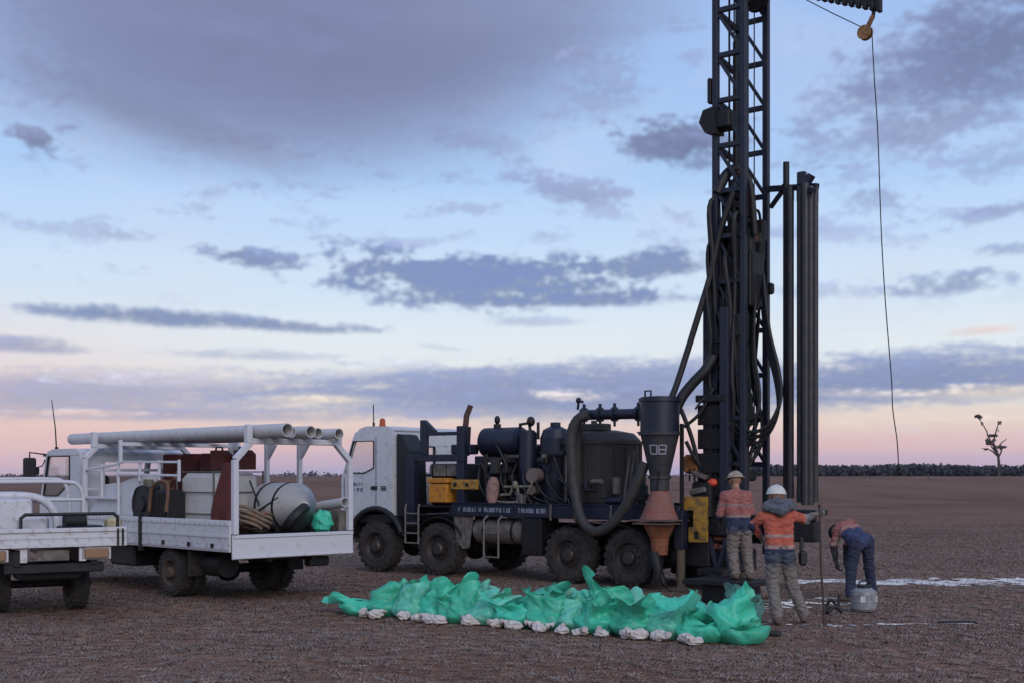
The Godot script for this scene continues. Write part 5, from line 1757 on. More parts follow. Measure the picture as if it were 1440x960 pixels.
	rwb.tube([Vector3(-0.68, 0.42, 0), Vector3(-0.62, 0.42, 0), Vector3(-0.5, 0.42, 0), Vector3(0.3, 0.42, 0), Vector3(0.44, 0.42, 0), Vector3(0.52, 0.42, 0)], [0.12, 0.28, 0.40, 0.40, 0.28, 0.1], 26)
	part("shell", rwb, tankm, rw)
	var rws := MB.new()
	for x in [-0.35, 0.15]:
		rws.lathe([Vector2(0.402, 0), Vector2(0.41, 0), Vector2(0.41, 0.05), Vector2(0.402, 0.05)], Transform3D(Basis(Vector3(0, 0, 1), -PI / 2), Vector3(x, 0.42, 0)), 26)
		rws.bx(Vector3(x, 0.0, -0.34), Vector3(x + 0.06, 0.12, 0.34), 0.01)
	part("straps", rws, steel, rw)
	var ls := MB.new()
	ls.tube([Vector3(-0.9, 0.22, 0.4), Vector3(-0.2, 0.34, 0.44), Vector3(0.3, 0.58, 0.36)], 0.016, 6)
	ls.tube([Vector3(-0.5, 0.85, 0.38), Vector3(-0.15, 0.45, 0.43)], 0.016, 6)
	part("lashing", ls, black, rw)
	# coil of hose spilling over the floor
	var coilm := [mat("tan_hose", srgb(126, 110, 92), 0.8, 0.0, srgb(96, 82, 72), 0.4, 0.5), mat("orange_hose", srgb(146, 84, 44), 0.75, 0.0, srgb(96, 70, 54), 0.4, 0.5)]
	var cols := ["tan hose coil sagging over the tray in front of the round tank", "orange-brown hose coil beside the round tank on the tray"]
	for q in 2:
		var hc := MB.new()
		var pts2 := []
		for i in 60:
			var a := i * 0.42
			var rr2 := 0.30 + 0.05 * sin(i * 0.9) + 0.02 * (i % 5)
			pts2.append(Vector3(cos(a) * rr2 * (0.9 + 0.6 * q * 0), 0.05 + 0.005 * i + 0.12 * sin(a), sin(a) * rr2 * 0.7))
		hc.tube(smooth(pts2, 2), 0.026, 7)
		single("hose_coil", hc, coilm[q], cols[q], "hose", on_tray(Vector3(-0.45 - 0.3 * q, 1.10, -0.66 - 0.08 * q), 0.4 * q))
	var tyr := MB.new()
	tyr.lathe([Vector2(0.14, -0.05), Vector2(0.2, -0.08), Vector2(0.28, -0.06), Vector2(0.3, 0.0), Vector2(0.28, 0.06), Vector2(0.2, 0.08), Vector2(0.14, 0.05)], Transform3D(Basis(Vector3(0.5, 0.2, 0.8).normalized(), 0.9), Vector3(0, 0.24, 0)), 24)
	single("hose_reel", tyr, black, "black ring-shaped reel leaning on the tray by the green bundle", "reel", on_tray(Vector3(-0.30, 1.06, -1.42)))
	# green bundle
	var gb := crumple(Vector3(0.17, 0.2, 0.17), 5, 0.25)
	single("green_bundle", gb, green_plastic(), "round green plastic bundle at the tray's open rear end", "bundle", on_tray(Vector3(-0.16, 1.06, -1.85)))
	# short pipe lying at the far rear corner
	var sp := MB.new()
	sp.lathe([Vector2(0.07, -0.45), Vector2(0.085, -0.45), Vector2(0.085, 0.45), Vector2(0.07, 0.45), Vector2(0.07, -0.45)], Transform3D(Basis(Vector3(0, 0, 1), PI / 2 + 0.12), Vector3.ZERO), 18)
	single("short_pipe", sp, pipe, "short white pipe end lying on a box at the tray's far rear corner", "pipe", on_tray(Vector3(-0.42, 1.50, -2.18)))
	var cbx := MB.new()
	cbx.bx(Vector3(-0.6, 0, -0.09), Vector3(0.3, 0.35, 0.09), 0.02)
	single("crate", cbx, mat("grey_paint", srgb(150, 146, 140), 0.6), "low grey crate under the short pipe on the tray", "crate", on_tray(Vector3(-0.35, 1.062, -2.2)))


# ------------------------------------------------------------------ trailer at the edge of the view
func on_trailer(p: Vector3) -> Transform3D:
	return Transform3D(Basis(Vector3.UP, deg_to_rad(-57.0)), Vector3(-5.57, 0, -18.5)) * Transform3D(Basis(), p)


func trailer() -> void:
	var t := thing("flat_trailer", "white flat-bed trailer with amber tail lamps seen from behind", "trailer", on_trailer(Vector3.ZERO))
	var white := mat("trailer_white", srgb(202, 202, 208), 0.5, 0.0, srgb(148, 134, 126), 0.24, 0.5)
	var steel := mat("dark_steel", srgb(42, 42, 48), 0.55, 0.3)
	var rubber := mat("tyre_rubber", srgb(40, 38, 38), 0.9)
	var dusty := mat("dusty_rim", srgb(120, 104, 92), 0.8)
	var black := plain("black_plastic", srgb(24, 24, 27), 0.6)
	var W := 1.95
	var fl := MB.new()
	fl.bx(Vector3(-3.2, 1.0, 0.02), Vector3(-0.03, 1.05, W - 0.02), 0.006)
	part("tray_floor", fl, steel, t)
	var rb := MB.new()
	rb.bx(Vector3(-0.03, 0.99, 0.0), Vector3(0.01, 1.26, W), 0.012)
	rb.bx(Vector3(0.01, 1.20, 0.01), Vector3(0.035, 1.26, W - 0.01), 0.012)
	rb.bx(Vector3(0.01, 0.99, 0.01), Vector3(0.03, 1.04, W - 0.01), 0.01)
	rb.bx(Vector3(0.01, 1.11, 0.03), Vector3(0.02, 1.14, W - 0.03), 0.006)
	part("tailboard", rb, white, t)
	for z in [0.0, W]:
		var sb := MB.new()
		sb.bx(Vector3(-3.2, 0.98, z - 0.02), Vector3(-0.04, 1.26, z + 0.02), 0.012)
		part("side_board", sb, white, t)
	for z in [0.07, 0.14, W - 0.14, W - 0.07]:
		var lt := MB.new()
		lt.bx(Vector3(0.037, 1.0, z - 0.015), Vector3(0.05, 1.24, z + 0.015), 0.005)
		part("latch", lt, steel, t)
	for z in [0.24, 1.64]:
		var br := MB.new()
		br.bx(Vector3(-0.06, 0.80, z - 0.02), Vector3(-0.02, 0.985, z + 0.40), 0.01)
		part("lamp_bracket", br, white, t)
		var lm := MB.new()
		lm.bx(Vector3(-0.018, 0.82, z + 0.02), Vector3(0.03, 0.96, z + 0.36), 0.02)
		part("tail_lamp", lm, mat("amber_lens", srgb(150, 112, 80), 0.35, 0.0, srgb(132, 110, 92), 0.45, 0.25), t)
	for z in [0.62, 1.42]:
		var st := MB.new()
		st.bx(Vector3(-0.06, 0.78, z - 0.05), Vector3(-0.02, 0.985, z + 0.05), 0.01)
		part("bracket", st, white, t)
	var np := MB.new()
	np.bx(Vector3(-0.06, 0.80, 0.80), Vector3(-0.05, 0.95, 1.24), 0.004)
	part("plate_holder", np, mat("grey_paint", srgb(150, 146, 140), 0.6), t)
	var ch := MB.new()
	for z in [0.45, 1.5]:
		ch.bx(Vector3(-3.9, 0.72, z - 0.05), Vector3(-0.08, 0.95, z + 0.05))
	ch.bx(Vector3(-0.2, 0.62, 0.3), Vector3(-0.1, 0.76, 1.65), 0.02)
	ch.cyl(Vector3(-1.2, 0.40, 0.2), Vector3(-1.2, 0.40, W - 0.2), 0.06, 10)
	ch.bx(Vector3(-0.9, 0.5, 0.55), Vector3(-0.3, 0.75, 1.4), 0.05)
	for z in [0.42, 1.53]:
		for k in 3:
			ch.bx(Vector3(-1.7 + k * 0.06, 0.5 + k * 0.02, z - 0.035), Vector3(-0.7 - k * 0.06, 0.516 + k * 0.02, z + 0.035), 0.003)
	part("chassis", ch, steel, t)
	var w1 := wheel(0.38, 0.24, 0.2, rubber, dusty, 24, -0.08)
	put_wheel(w1, t, Vector3(-1.2, 0.375, 0.30), true, 0.0)
	put_wheel(w1, t, Vector3(-1.2, 0.375, W - 0.30), false, 0.3)
	w1.free()
	# white tube hoops at the front and along the side
	for e in [[-2.9, 1.94], [-2.0, 1.90]]:
		var h := MB.new()
		var y1: float = e[1]
		h.tube(smooth([Vector3(e[0], 1.05, 0.1), Vector3(e[0], 1.6, 0.1), Vector3(e[0], y1 - 0.06, 0.18), Vector3(e[0], y1, 0.4), Vector3(e[0], y1, 1.2), Vector3(e[0], y1, W - 0.1)]), 0.032, 10)
		h.tube([Vector3(e[0], 1.62, 0.1), Vector3(e[0], 1.62, W - 0.1)], 0.025, 8)
		part("hoop", h, white, t)
	var bt := MB.new()
	bt.tube(smooth([Vector3(-1.1, 1.05, 0.72), Vector3(-1.1, 1.40, 0.74), Vector3(-1.12, 1.62, 0.9), Vector3(-1.14, 1.70, 1.2), Vector3(-1.14, 1.70, W)]), 0.06, 12)
	part("side_tube", bt, white, t)
	var bl := MB.new()
	bl.tube([Vector3(-0.12, 1.05, 0.10), Vector3(-0.12, 1.40, 0.10), Vector3(-0.12, 1.45, 0.16), Vector3(-0.12, 1.45, 1.38), Vector3(-0.12, 1.40, 1.44), Vector3(-0.12, 1.05, 1.44)], 0.026, 8)
	part("black_rail", bl, black, t)
	# load
	var wb := MB.new()
	wb.bx(Vector3(-0.6, 0, -0.35), Vector3(0.5, 0.62, 0.35), 0.04)
	single("white_locker", wb, white, "white locker box on the trailer at its outer edge", "box", on_trailer(Vector3(-0.95, 1.05, W - 0.40)))
	var eg := thing("small_engine", "small dark engine sitting on the trailer behind the tailboard", "engine", on_trailer(Vector3(-0.55, 1.05, 0.55)))
	var eb := MB.new()
	eb.bx(Vector3(-0.2, 0.0, -0.35), Vector3(0.2, 0.22, 0.30), 0.05)
	eb.cyl(Vector3(0, 0.28, -0.1), Vector3(0, 0.28, 0.2), 0.12, 14)
	part("block", eb, steel, eg)
	var ec := MB.new()
	ec.bx(Vector3(-0.1, 0.1, -0.62), Vector3(0.12, 0.34, -0.38), 0.06)
	part("fuel_can", ec, mat("pale_can", srgb(190, 178, 140), 0.6, 0.0, srgb(130, 116, 96), 0.3, 0.4), eg)
	var wo := MB.new()
	wo.bx(Vector3(-0.3, 0, -0.2), Vector3(0.3, 0.4, 0.22), 0.08)
	single("white_drum_box", wo, white, "white rounded box on the trailer beside the small engine", "box", on_trailer(Vector3(-0.6, 1.05, 1.2)))


# ------------------------------------------------------------------ sample bags
func green_plastic(kind := 0) -> StandardMaterial3D:
	var called := "green_plastic_%d" % kind
	if not mats.has(called):
		var base: Color = [srgb(62, 206, 170), srgb(92, 214, 182), srgb(54, 190, 152)][kind]
		var film: Color = [srgb(112, 214, 188), srgb(150, 222, 200), srgb(112, 176, 156)][kind]
		var m := mat(called, base, 0.5, 0.0, film, [0.36, 0.45, 0.42][kind], 0.3)
		m.transparency = BaseMaterial3D.TRANSPARENCY_ALPHA
		m.albedo_color = Color(1, 1, 1, [0.82, 0.72, 0.86][kind])
		m.backlight = Color(0.35, 0.8, 0.66)
		m.cull_mode = BaseMaterial3D.CULL_DISABLED
	return mats[called]


func torn_film() -> StandardMaterial3D:
	var m := mat("torn_film", srgb(62, 140, 120), 0.35, 0.0, srgb(84, 118, 108), 0.5, 0.3)
	m.transparency = BaseMaterial3D.TRANSPARENCY_ALPHA
	m.albedo_color = Color(1, 1, 1, 0.6)
	return m


# a crumpled lump with hard little facets
func crumple(r: Vector3, seed_: int, rough: float) -> MB:
	var f := FastNoiseLite.new()
	f.seed = seed_
	f.frequency = 1.4
	f.fractal_octaves = 3
	var mb := MB.new()
	var rows := 9
	var seg := 14
	var p := []
	for i in rows + 1:
		var row := []
		for k in seg:
			var la := -PI / 2 + PI * i / rows
			var lo := TAU * k / seg
			var d := Vector3(cos(la) * cos(lo), sin(la), cos(la) * sin(lo))
			var s := 1.0 + rough * f.get_noise_3d(d.x * 1.3, d.y * 1.3, d.z * 1.3) * 1.6
			var q := d * r * s
			q.y = maxf(q.y + r.y * 0.82, 0.0)
			row.append(q)
		p.append(row)
	var mid := Vector3(0, r.y * 0.8, 0)
	for i in rows:
		for k in seg:
			var m := (k + 1) % seg
			var o: Vector3 = p[i][k] - mid
			mb.flat(p[i][k], p[i][m], p[i + 1][m], o)
			mb.flat(p[i][k], p[i + 1][m], p[i + 1][k], o)
	return mb


# a plastic sack with some spoil in its foot and its loose mouth slumped over
func sack(rng: RandomNumberGenerator, tall: float) -> MB:
	var mb := MB.new()
	var seg := 44
	var rows := 20
	var f := FastNoiseLite.new()
	f.seed = rng.randi() % 10000
	f.frequency = 2.0
	f.fractal_octaves = 3
	var cr := FastNoiseLite.new()
	cr.seed = rng.randi() % 10000
	cr.frequency = 4.6
	cr.fractal_type = FastNoiseLite.FRACTAL_RIDGED
	cr.fractal_octaves = 3
	var lean := Vector3(rng.randf_range(-0.30, 0.36), 0, rng.randf_range(-0.12, 0.2))
	var peak := []
	for i in 2:
		peak.append([rng.randf() * TAU, rng.randf_range(0.7, 1.2), rng.randf_range(0.04, 0.22)])
	var wide := rng.randf_range(0.25, 0.33)
	var flat_turn := rng.randf() * PI
	var folds := rng.randi_range(3, 5)
	var ph := rng.randf() * TAU
	var p := []
	for i in rows + 1:
		var t := float(i) / rows
		var row := []
		for k in seg:
			var a := TAU * k / seg
			var r := 0.0
			var y := 0.0
			if t < 0.38:
				var s := t / 0.38
				r = wide * (0.86 + 0.28 * sin(s * PI * 0.75))
				y = 0.17 * s
			else:
				var s2 := (t - 0.38) / 0.62
				r = lerpf(wide * 1.04, wide * 0.72, s2) + 0.08 * s2 * s2
				y = 0.17 + (tall - 0.17) * s2
				for e in peak:
					var da := absf(wrapf(a - e[0], -PI, PI))
					y += e[2] * s2 * s2 * exp(-da * da / (e[1] * e[1] * 0.4))
				r *= 1.0 - 0.5 * s2 * absf(sin(a - flat_turn))
				r *= 1.0 + (0.08 + 0.16 * s2) * sin(folds * a + ph + 2.5 * s2)
			var q := Vector3(cos(a) * r, y, sin(a) * r)
			var nn := f.get_noise_3d(q.x * 1.5, q.y * 1.5, q.z * 1.5)
			var n2 := cr.get_noise_3d(q.x, q.y, q.z)
			q += Vector3(cos(a), 0.5, sin(a)) * (nn * 0.12 + n2 * 0.055) * (0.35 + 0.8 * t)
			q += lean * maxf(0.0, t - 0.3) * maxf(0.0, t - 0.3) * 2.2
			q.y = maxf(q.y, 0.0)
			row.append(q)
		p.append(row)
	# soft folds: the surface turns smoothly from face to face
	var nv := []
	for i in rows + 1:
		var nr := []
		for k in seg:
			var du: Vector3 = p[i][(k + 1) % seg] - p[i][(k + seg - 1) % seg]
			var dv: Vector3 = p[mini(i + 1, rows)][k] - p[maxi(i - 1, 0)][k]
			var n := dv.cross(du).normalized()
			nr.append(n if n.length_squared() > 0.5 else Vector3.UP)
		nv.append(nr)
	for i in rows:
		for k in seg:
			var m := (k + 1) % seg
			mb.quad_n(p[i][k], p[i][m], p[i + 1][m], p[i + 1][k], nv[i][k], nv[i][m], nv[i + 1][m], nv[i + 1][k])
	# spoil inside
	var c := Vector3(0, 0.14, 0)
	for k in seg:
		mb.flat(p[6][k], p[6][(k + 1) % seg], c, Vector3.UP)
	return mb


func tall_at(t: float) -> float:
	# how high the sacks stand along the row
	var h := [0.16, 0.26, 0.48, 0.46, 0.48, 0.40, 0.26, 0.40, 0.28, 0.44, 0.32, 0.58, 0.36, 0.38, 0.38, 0.26, 0.20, 0.18]
	var k := clampf(t, 0.0, 0.999) * (h.size() - 1)
	return lerpf(h[int(k)], h[int(k) + 1], k - int(k))


func bags() -> void:
	var rng := RandomNumberGenerator.new()
	rng.seed = 2024
	var a := Vector3(-2.206, 0.0, -18.557)
	var b := Vector3(2.785, 0.0, -15.190)
	var along := (b - a).normalized()
	var back := Vector3(along.z, 0, -along.x)
	if back.z > 0.0:
		back = -back
	var n := 14
	for i in n:
		for row in 2:
			if row == 1 and (i == 0 or i > 11):
				continue
			var t := (i + 0.1 + row * 0.5) / (n - 0.6)
			var at := a.lerp(b, t) + back * (0.02 + row * 0.52) + along * rng.randf_range(-0.08, 0.08) + back * rng.randf_range(-0.06, 0.08)
			var tall := lerpf(0.80, 1.02, rng.randf()) * tall_at(t)
			var o := single("sample_sack", sack(rng, tall), green_plastic((i * 2 + row) % 3), "crumpled green plastic sample sack standing in the row on the field", "plastic sack", Transform3D(Basis(Vector3.UP, rng.randf() * TAU), at), "green sample sacks in a row")
			o.cast_shadow = GeometryInstance3D.SHADOW_CASTING_SETTING_ON
	# the last sack of the row lies on its side with its mouth open towards the right
	var lie := sack(rng, 0.62)
	single("fallen_sack", lie, green_plastic(), "green plastic sack toppled over at the end of the row", "plastic sack", Transform3D(Basis(Vector3.UP, 0.2) * Basis(Vector3(0, 0, 1), -1.15), Vector3(2.427, 0.0, -15.385) + Vector3(0, 0.16, 0)).scaled_local(Vector3(0.8, 0.8, 0.8)))
	var lie2 := sack(rng, 0.5)
	single("torn_sack", lie2, torn_film(), "dull dark green torn sack standing past the end of the row", "plastic sack", Transform3D(Basis(Vector3.UP, 0.9) * Basis(Vector3(0, 0, 1), -0.45), Vector3(2.891, 0.0, -16.364)))
	# small white calico bags along the front
	var cal := mat("calico", srgb(206, 198, 194), 0.95, 0.0, srgb(160, 144, 138), 0.3, 0.3)
	var m := 20
	for i in m:
		var t2 := 0.07 + 0.86 * (i + rng.randf_range(-0.45, 0.45)) / (m - 1)
		var at2 := a.lerp(b, t2) - back * rng.randf_range(0.22, 0.42)
		var cb := crumple(Vector3(rng.randf_range(0.08, 0.15), rng.randf_range(0.04, 0.075), rng.randf_range(0.07, 0.11)), 100 + i, 0.28)
		cb.tube([Vector3(0.09, 0.07, 0.0), Vector3(0.14, 0.10, 0.01), Vector3(0.18, 0.09, 0.02)], [0.05, 0.02, 0.04], 8)
		single("calico_bag", cb, cal, "small white cloth sample bag lying in front of the green sacks", "cloth bag", Transform3D(Basis(Vector3.UP, rng.randf() * TAU), at2), "white cloth bags in front of the sacks")


# ------------------------------------------------------------------ the land
var swell: FastNoiseLite


func ground_height(x: float, z: float) -> float:
	var d := -z
	var rise := 1.78 * smoothstep(45.0, 400.0, d) - 6.0 * smoothstep(460.0, 1400.0, d)
	var near := smoothstep(6.0, 14.0, d) * (1.0 - smoothstep(60.0, 120.0, d))
	return rise + swell.get_noise_2d(x, z) * 0.035 * near - 0.012


func spread(lo: float, hi: float, step: float, far0: float, far1: float) -> Array:
	var out := []
	var x := lo
	while x <= hi + 0.001:
		out.append(x)
		x += step
	var s := step
	x = hi
	while x < far1:
		s *= 1.16
		x += s
		out.append(x)
	s = step
	x = lo
	while x > far0:
		s *= 1.16
		x -= s
		out.push_front(x)
	return out


func land() -> void:
	swell = FastNoiseLite.new()
	swell.seed = 8
	swell.frequency = 0.22
	swell.fractal_octaves = 4
	var patch := FastNoiseLite.new()
	patch.seed = 19
	patch.frequency = 0.11
	patch.fractal_octaves = 5
	var streak := FastNoiseLite.new()
	streak.seed = 23
	streak.frequency = 0.05
	streak.fractal_octaves = 4
	var xs := spread(-16.0, 20.0, 0.4, -2500.0, 2500.0)
	var zs := spread(-46.0, -8.0, 0.4, -3500.0, 300.0)
	var st := SurfaceTool.new()
	st.begin(Mesh.PRIMITIVE_TRIANGLES)
	st.set_smooth_group(0)
	for z in zs:
		for x in xs:
			var g := 1.0 + 0.46 * patch.get_noise_2d(x, z * 1.6) + 0.26 * streak.get_noise_2d(x * 0.25, z * 2.0)
			var w := clampf(0.5 + patch.get_noise_2d(x * 0.4 + 70.0, z * 0.5) * 1.2, 0.0, 1.0)
			var c := Color(0.98, 0.93, 0.95).lerp(Color(1.06, 0.98, 0.90), w) * g
			st.set_color(Color(c.r * 0.94, c.g * 0.94, c.b * 0.94))
			st.set_uv(Vector2(x, z))
			st.add_vertex(Vector3(x, ground_height(x, z), z))
	var nx := xs.size()
	for j in zs.size() - 1:
		for i in nx - 1:
			var q := j * nx + i
			st.add_index(q); st.add_index(q + 1); st.add_index(q + nx)
			st.add_index(q + 1); st.add_index(q + nx + 1); st.add_index(q + nx)
	st.generate_normals()
	var mesh := st.commit()
	# dry stubble and soil: two grains laid over one another
	var size := 1024
	var fa := noise_l8(41, 0.035, size, 5)
	var fb := noise_l8(42, 0.16, size, 3)
	var fc := noise_l8(43, 0.008, size, 4)
	var bytes := PackedByteArray()
	bytes.resize(size * size * 3)
	var soil := srgb(118, 92, 80)
	var straw := srgb(155, 124, 104)
	var dark := srgb(88, 67, 57)
	for i in size * size:
		var u := fa[i] / 255.0
		var v := fb[i] / 255.0
		var w2 := fc[i] / 255.0
		var c := soil.lerp(straw, smoothstep(0.50, 0.78, v * 0.6 + u * 0.4 + (w2 - 0.5) * 0.3))
		c = c.lerp(dark, smoothstep(0.52, 0.30, v * 0.55 + u * 0.45) * 0.75)
		bytes[i * 3] = int(c.r * 255)
		bytes[i * 3 + 1] = int(c.g * 255)
		bytes[i * 3 + 2] = int(c.b * 255)
	var m := StandardMaterial3D.new()
	m.albedo_texture = ImageTexture.create_from_image(Image.create_from_data(size, size, false, Image.FORMAT_RGB8, bytes))
	m.vertex_color_use_as_albedo = true
	m.uv1_scale = Vector3(1.0 / 7.0, 1.0 / 7.0, 1)
	m.roughness = 0.98
	m.metallic_specular = 0.2
	var him := Image.create_from_data(size, size, false, Image.FORMAT_L8, fb)
	m.heightmap_enabled = true
	m.heightmap_texture = ImageTexture.create_from_image(him)
	m.heightmap_scale = 1.4
	var o := MeshInstance3D.new()
	o.name = "ground"
	o.mesh = mesh
	o.material_override = m
	o.set_meta("kind", "structure")
	add_child(o)


func stubble() -> void:
	# tufts of grazed dry grass
	var rng := RandomNumberGenerator.new()
	rng.seed = 314
	var mb := MB.new()
	mb.use_color = true
	for i in 11:
		var a := rng.randf() * TAU
		var d := Vector3(cos(a), 0, sin(a))
		var o := d * rng.randf_range(0.0, 0.06)
		var h := rng.randf_range(0.008, 0.035)
		var tip := o + d * rng.randf_range(0.02, 0.09) + Vector3(0, h, 0)
		var s := Vector3(-d.z, 0, d.x) * 0.006
		var nn := (Vector3.UP * 0.6 + d * 0.4).normalized()
		mb.tri(o - s, o + s, tip, nn, nn, nn)
	var mm := MultiMesh.new()
	mm.transform_format = MultiMesh.TRANSFORM_3D
	mm.use_colors = true
	mm.mesh = mb.mesh()
	var dens := FastNoiseLite.new()
	dens.seed = 4
	dens.frequency = 0.35
	dens.fractal_octaves = 3
	var places := []
	var cols := []
	while places.size() < 90000:
		# even over the ground that lies within some forty metres
		var d2 := sqrt(rng.randf_range(9.0 * 9.0, 62.0 * 62.0))
		var x := rng.randf_range(-0.46, 0.46) * d2
		var z := -d2
		if rng.randf() < smoothstep(26.0, 62.0, d2):
			continue
		if dens.get_noise_2d(x, z) + rng.randf_range(-0.9, 0.9) < -0.25:
			continue
		var s := rng.randf_range(0.6, 1.35)
		places.append(Transform3D(Basis(Vector3.UP, rng.randf() * TAU).scaled(Vector3(s, s * rng.randf_range(0.5, 1.1), s)), Vector3(x, ground_height(x, z), z)))
		var k := rng.randf()
		if rng.randf() < 0.14:
			k = 1.25
		cols.append(Color(0.30, 0.20, 0.145).lerp(Color(0.50, 0.36, 0.27), k * k))
	mm.instance_count = places.size()
	for i in places.size():
		mm.set_instance_transform(i, places[i])
		mm.set_instance_color(i, cols[i])
	var o := MultiMeshInstance3D.new()
	o.name = "dry_grass"
	o.multimesh = mm
	o.material_override = tinted("grass_blade", 0.95)
	tag(o, "short dry brown grass stubble covering the field", "grass")
	o.set_meta("kind", "stuff")
	add_child(o)


func puddle(called: String, label: String, mid: Vector3, half_x: float, half_z: float, turn: float, seed_: int, thr: float) -> void:
	# uneven patches of pale drilling water
	var f := FastNoiseLite.new()
	f.seed = seed_
	f.frequency = 0.9
	f.fractal_octaves = 4
	var st := SurfaceTool.new()
	st.begin(Mesh.PRIMITIVE_TRIANGLES)
	st.set_smooth_group(-1)
	var step := 0.05
	var nx := int(half_x * 2.0 / step)
	var nz := int(half_z * 2.0 / step)
	var b := Basis(Vector3.UP, turn)
	var val := func(i: int, j: int) -> float:
		var lx := -half_x + i * step
		var lz := -half_z + j * step
		var q := mid + b * Vector3(lx, 0, lz)
		# it wanders and swells along its length, and breaks up into drops at its margins
		var mz := lz + half_z * 0.9 * f.get_noise_2d(q.x * 0.35, 40.0)
		var w := half_z * clampf(0.55 + 1.1 * f.get_noise_2d(q.x * 0.5 + 11.0, 90.0), 0.12, 1.0)
		var e := 1.0 - pow(absf(lx) / half_x, 4.0) - pow(absf(mz) / w, 2.0)
		return e + f.get_noise_2d(q.x * 1.2, q.z * 1.8) * 1.3 + f.get_noise_2d(q.x * 4.0, q.z * 4.0) * 1.5 - thr
	for j in nz:
		for i in nx:
			var corner := [[i, j], [i + 1, j], [i + 1, j + 1], [i, j + 1]]
			var vals := []
			for c in corner:
				vals.append(val.call(c[0], c[1]))
			# outline of the patch inside this square
			var poly := []
			for k in 4:
				var n := (k + 1) % 4
				var pk := Vector2(corner[k][0], corner[k][1])
				var pn := Vector2(corner[n][0], corner[n][1])
				if vals[k] > 0.0:
					poly.append(pk)
				if (vals[k] > 0.0) != (vals[n] > 0.0):
					poly.append(pk.lerp(pn, vals[k] / (vals[k] - vals[n])))
			for k in range(1, poly.size() - 1):
				for q in [poly[0], poly[k], poly[k + 1]]:
					var w := mid + b * Vector3(-half_x + q.x * step, 0, -half_z + q.y * step)
					st.set_normal(Vector3.UP)
					st.add_vertex(Vector3(w.x, ground_height(w.x, w.z) + 0.012, w.z))
	var o := MeshInstance3D.new()
	o.mesh = st.commit()
	o.name = numbered(called)
	var m := plain("pale_slurry", srgb(196, 192, 198), 0.1)
	m.metallic_specular = 0.6
	o.material_override = m
	tag(o, label, "puddle")
	if thr > 0.5:
		o.set_meta("kind", "stuff")
	add_child(o)


func leaf_mass(mb: MB, at: Vector3, r: Vector3, count: int, leaf: float, rng: RandomNumberGenerator) -> void:
	for i in count:
		var d := Vector3(rng.randfn(), rng.randfn(), rng.randfn()).normalized() * pow(rng.randf(), 0.4)
		var p := at + d * r
		var n := (d + Vector3(rng.randfn(), rng.randfn(), rng.randfn()) * 0.5).normalized()
		var x := n.cross(Vector3(rng.randfn(), rng.randfn(), rng.randfn())).normalized() * leaf * rng.randf_range(0.6, 1.3)
		var y := n.cross(x).normalized() * leaf * rng.randf_range(0.35, 0.8)
		mb.tri(p - x, p + y, p + x, n, n, n)
		mb.tri(p - x, p - y, p + x, n, n, n)


func far_scrub() -> void:
	var rng := RandomNumberGenerator.new()
	rng.seed = 55
	var mb := MB.new()
	mb.use_color = true
	var h := FastNoiseLite.new()
	h.seed = 71
	h.frequency = 0.02
	h.fractal_octaves = 4
	var x := 70.0
	while x < 240.0:
		for row in 2:
			var z := -425.0 - row * 22.0 + rng.randf_range(-7.0, 7.0)
			var xx := x + rng.randf_range(-1.0, 1.0)
			var tall := 3.7 + h.get_noise_2d(xx, row * 50.0) * 0.9 + rng.randf_range(-0.2, 0.3) + row * 0.4
			var g := ground_height(xx, z)
			mb.tint = Color(0.032, 0.037, 0.040).lerp(Color(0.05, 0.055, 0.054), rng.randf())
			leaf_mass(mb, Vector3(xx, g + tall * 0.42, z), Vector3(2.2, tall * 0.55, 1.8), 60, 0.7, rng)
		x += 0.75
	var o := MeshInstance3D.new()
	o.name = "distant_scrub"
	o.mesh = mb.mesh()
	o.material_override = tinted("scrub_leaf", 0.9)
	tag(o, "dark line of scrub along the far edge of the field", "scrub")
	o.set_meta("kind", "stuff")
	add_child(o)
	# lower, much farther woodland on the horizon elsewhere
	var mb2 := MB.new()
	mb2.use_color = true
	x = -620.0
	while x < 420.0:
		var z2 := -1120.0 + rng.randf_range(-30.0, 30.0)
		var g2 := ground_height(x, z2)
		var t2 := 6.2 + h.get_noise_2d(x * 0.7, 300.0) * 5.0 + rng.randf_range(-0.5, 0.5)
		mb2.tint = Color(0.032, 0.037, 0.040).lerp(Color(0.05, 0.055, 0.054), rng.randf())
		leaf_mass(mb2, Vector3(x, g2 + t2 * 0.42, z2), Vector3(4.5, t2 * 0.6, 3.0), 34, 1.3, rng)
		x += 3.0
	var o2 := MeshInstance3D.new()
	o2.name = "distant_woodland"
	o2.mesh = mb2.mesh()
	o2.material_override = tinted("scrub_leaf", 0.9)
	tag(o2, "hazy strip of woodland on the horizon far beyond the trucks", "woodland")
	o2.set_meta("kind", "stuff")
	add_child(o2)


